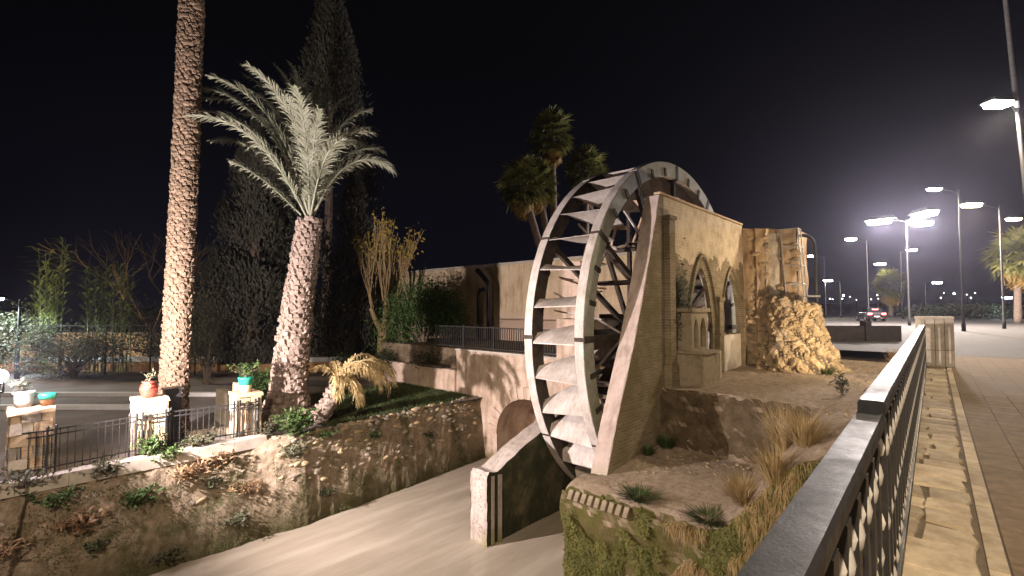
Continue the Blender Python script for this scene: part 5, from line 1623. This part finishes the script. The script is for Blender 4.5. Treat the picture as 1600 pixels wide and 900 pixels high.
far = MB(); sph(far, (0, 0, 0), 1, 0, 0, 1); far_m = far.mesh("lamp_globe", "far_point")
pole_m = MB().box(-.06, .06, -.06, .06, -6, 0).mesh("pole", "lamp_grey")
for x, z, r in ((90.6, 4.3, 0.28), (99.4, 4.2, 0.28), (100.2, 4.0, 0.24), (103.6, 5.2, 0.50), (103.2, 4.2, 0.30), (105.6, 4.8, 0.20), (107.6, 3.8, 0.20), (112.2, 4.0, 0.25), (114.2, 5.3, 0.40), (114.4, 4.2, 0.25), (116.8, 5.8, 0.28), (117.8, 4.8, 0.22), (134.0, 4.5, 0.28), (135.0, 6.0, 0.20), (138.2, 5.8, 0.50), (142.2, 5.5, 0.25), (143.4, 4.5, 0.28), (144.8, 6.0, 0.25)):
    y = 150.0
    o = local("distant_lamp", "tiny distant lamp in the row of lights along the horizon", "lamp", (x, y, z), 0, "tiny lights on the horizon")
    link("lamp_globe", far_m, o, None, None, r * .62); link("pole", pole_m, o)

# floodlight on the left bank that lights wheel and palms
def floodlight(label, loc, aim, power, col, angle, h, lensmat, blend=.5, z_ground=None):
    o = local("floodlight", label, "floodlight", loc, 0)
    q = Vector(aim).to_track_quat("-Z", "Y").to_matrix()
    c = Vector((0, 0, h))
    f = lambda p: q @ Vector(p) + c
    m = MB(); m.tube([(0, 0, 0), (0, 0, h - .28)], .03, 8); m.box(-.14, .14, -.14, .14, 0, .02); link("post", m.mesh("post", "black_iron"), o)
    m = MB(); m.bar((-.24, 0, h - .28), (.24, 0, h - .28), .03, .03); m.bar((-.24, 0, h - .28), (-.24, 0, h), .03, .02); m.bar((.24, 0, h - .28), (.24, 0, h), .03, .02); link("yoke", m.mesh("yoke", "black_iron"), o)
    m = MB(); m.add([f(p) for p in ((-.21, -.15, 0), (.21, -.15, 0), (.21, .15, 0), (-.21, .15, 0), (-.13, -.1, .16), (.13, -.1, .16), (.13, .1, .16), (-.13, .1, .16))], [(4, 5, 6, 7), (0, 1, 5, 4), (1, 2, 6, 5), (2, 3, 7, 6), (3, 0, 4, 7)]); hd = link("housing", m.mesh("housing", "black_iron"), o)
    m = MB(); m.add([f(p) for p in ((-.20, -.14, .01), (.20, -.14, .01), (.20, .14, .01), (-.20, .14, .01))], [(0, 3, 2, 1)]); link("lens", m.mesh("lens", lensmat), hd)
    lamp_light(o, c + q @ Vector((0, 0, -.06)), power, col, angle, aim, .10, blend)
    return o
fl = S(0, 12.82, -4.6)
floodlight("floodlight on the left bank aimed at the wheel and palms", fl, S(11.5, 12.2, 4.6) - (fl + Vector((0, 0, 4.9))), FLOOD_W, (1, .86, .83), R(158), 4.9, "lens_white", .6)
rl_ = S(15.4, 1.1, gz(15.4, 1.1) - .12)
floodlight("small ground floodlight near the railing, warming the ruin", rl_, S(18.6, 4.3, 1.4) - (rl_ + Vector((0, 0, .4))), RUIN_W, (1, .76, .50), R(75), .4, "lens_warm", .8)
rl2 = S(16.2, 1.0, gz(16.2, 1.0) - .12)
floodlight("second small ground floodlight near the railing, washing the arcade plaster", rl2, S(14.9, 5.8, 4.4) - (rl2 + Vector((0, 0, .4))), WASH_W, (1, .78, .54), R(80), .4, "lens_warm", 1.0)

# thin haze added to give the lamps a halo like lens glare
hm, hnt, hp = new_mat("halo_haze")
hnt.nodes.remove(hp)
pv = nd(hnt, "ShaderNodeVolumePrincipled"); pv.inputs["Color"].default_value = (.74, .74, 1, 1); pv.inputs["Density"].default_value = .00038; pv.inputs["Anisotropy"].default_value = .82
hnt.links.new(pv.outputs[0], hnt.nodes["Material Output"].inputs["Volume"])
tag(link("haze", MB().box(-1600, 1600, -1600, 1600, -8, 30).mesh("haze", "halo_haze")), "thin added haze that puts a glow around the street lamps", "haze", kind="stuff")
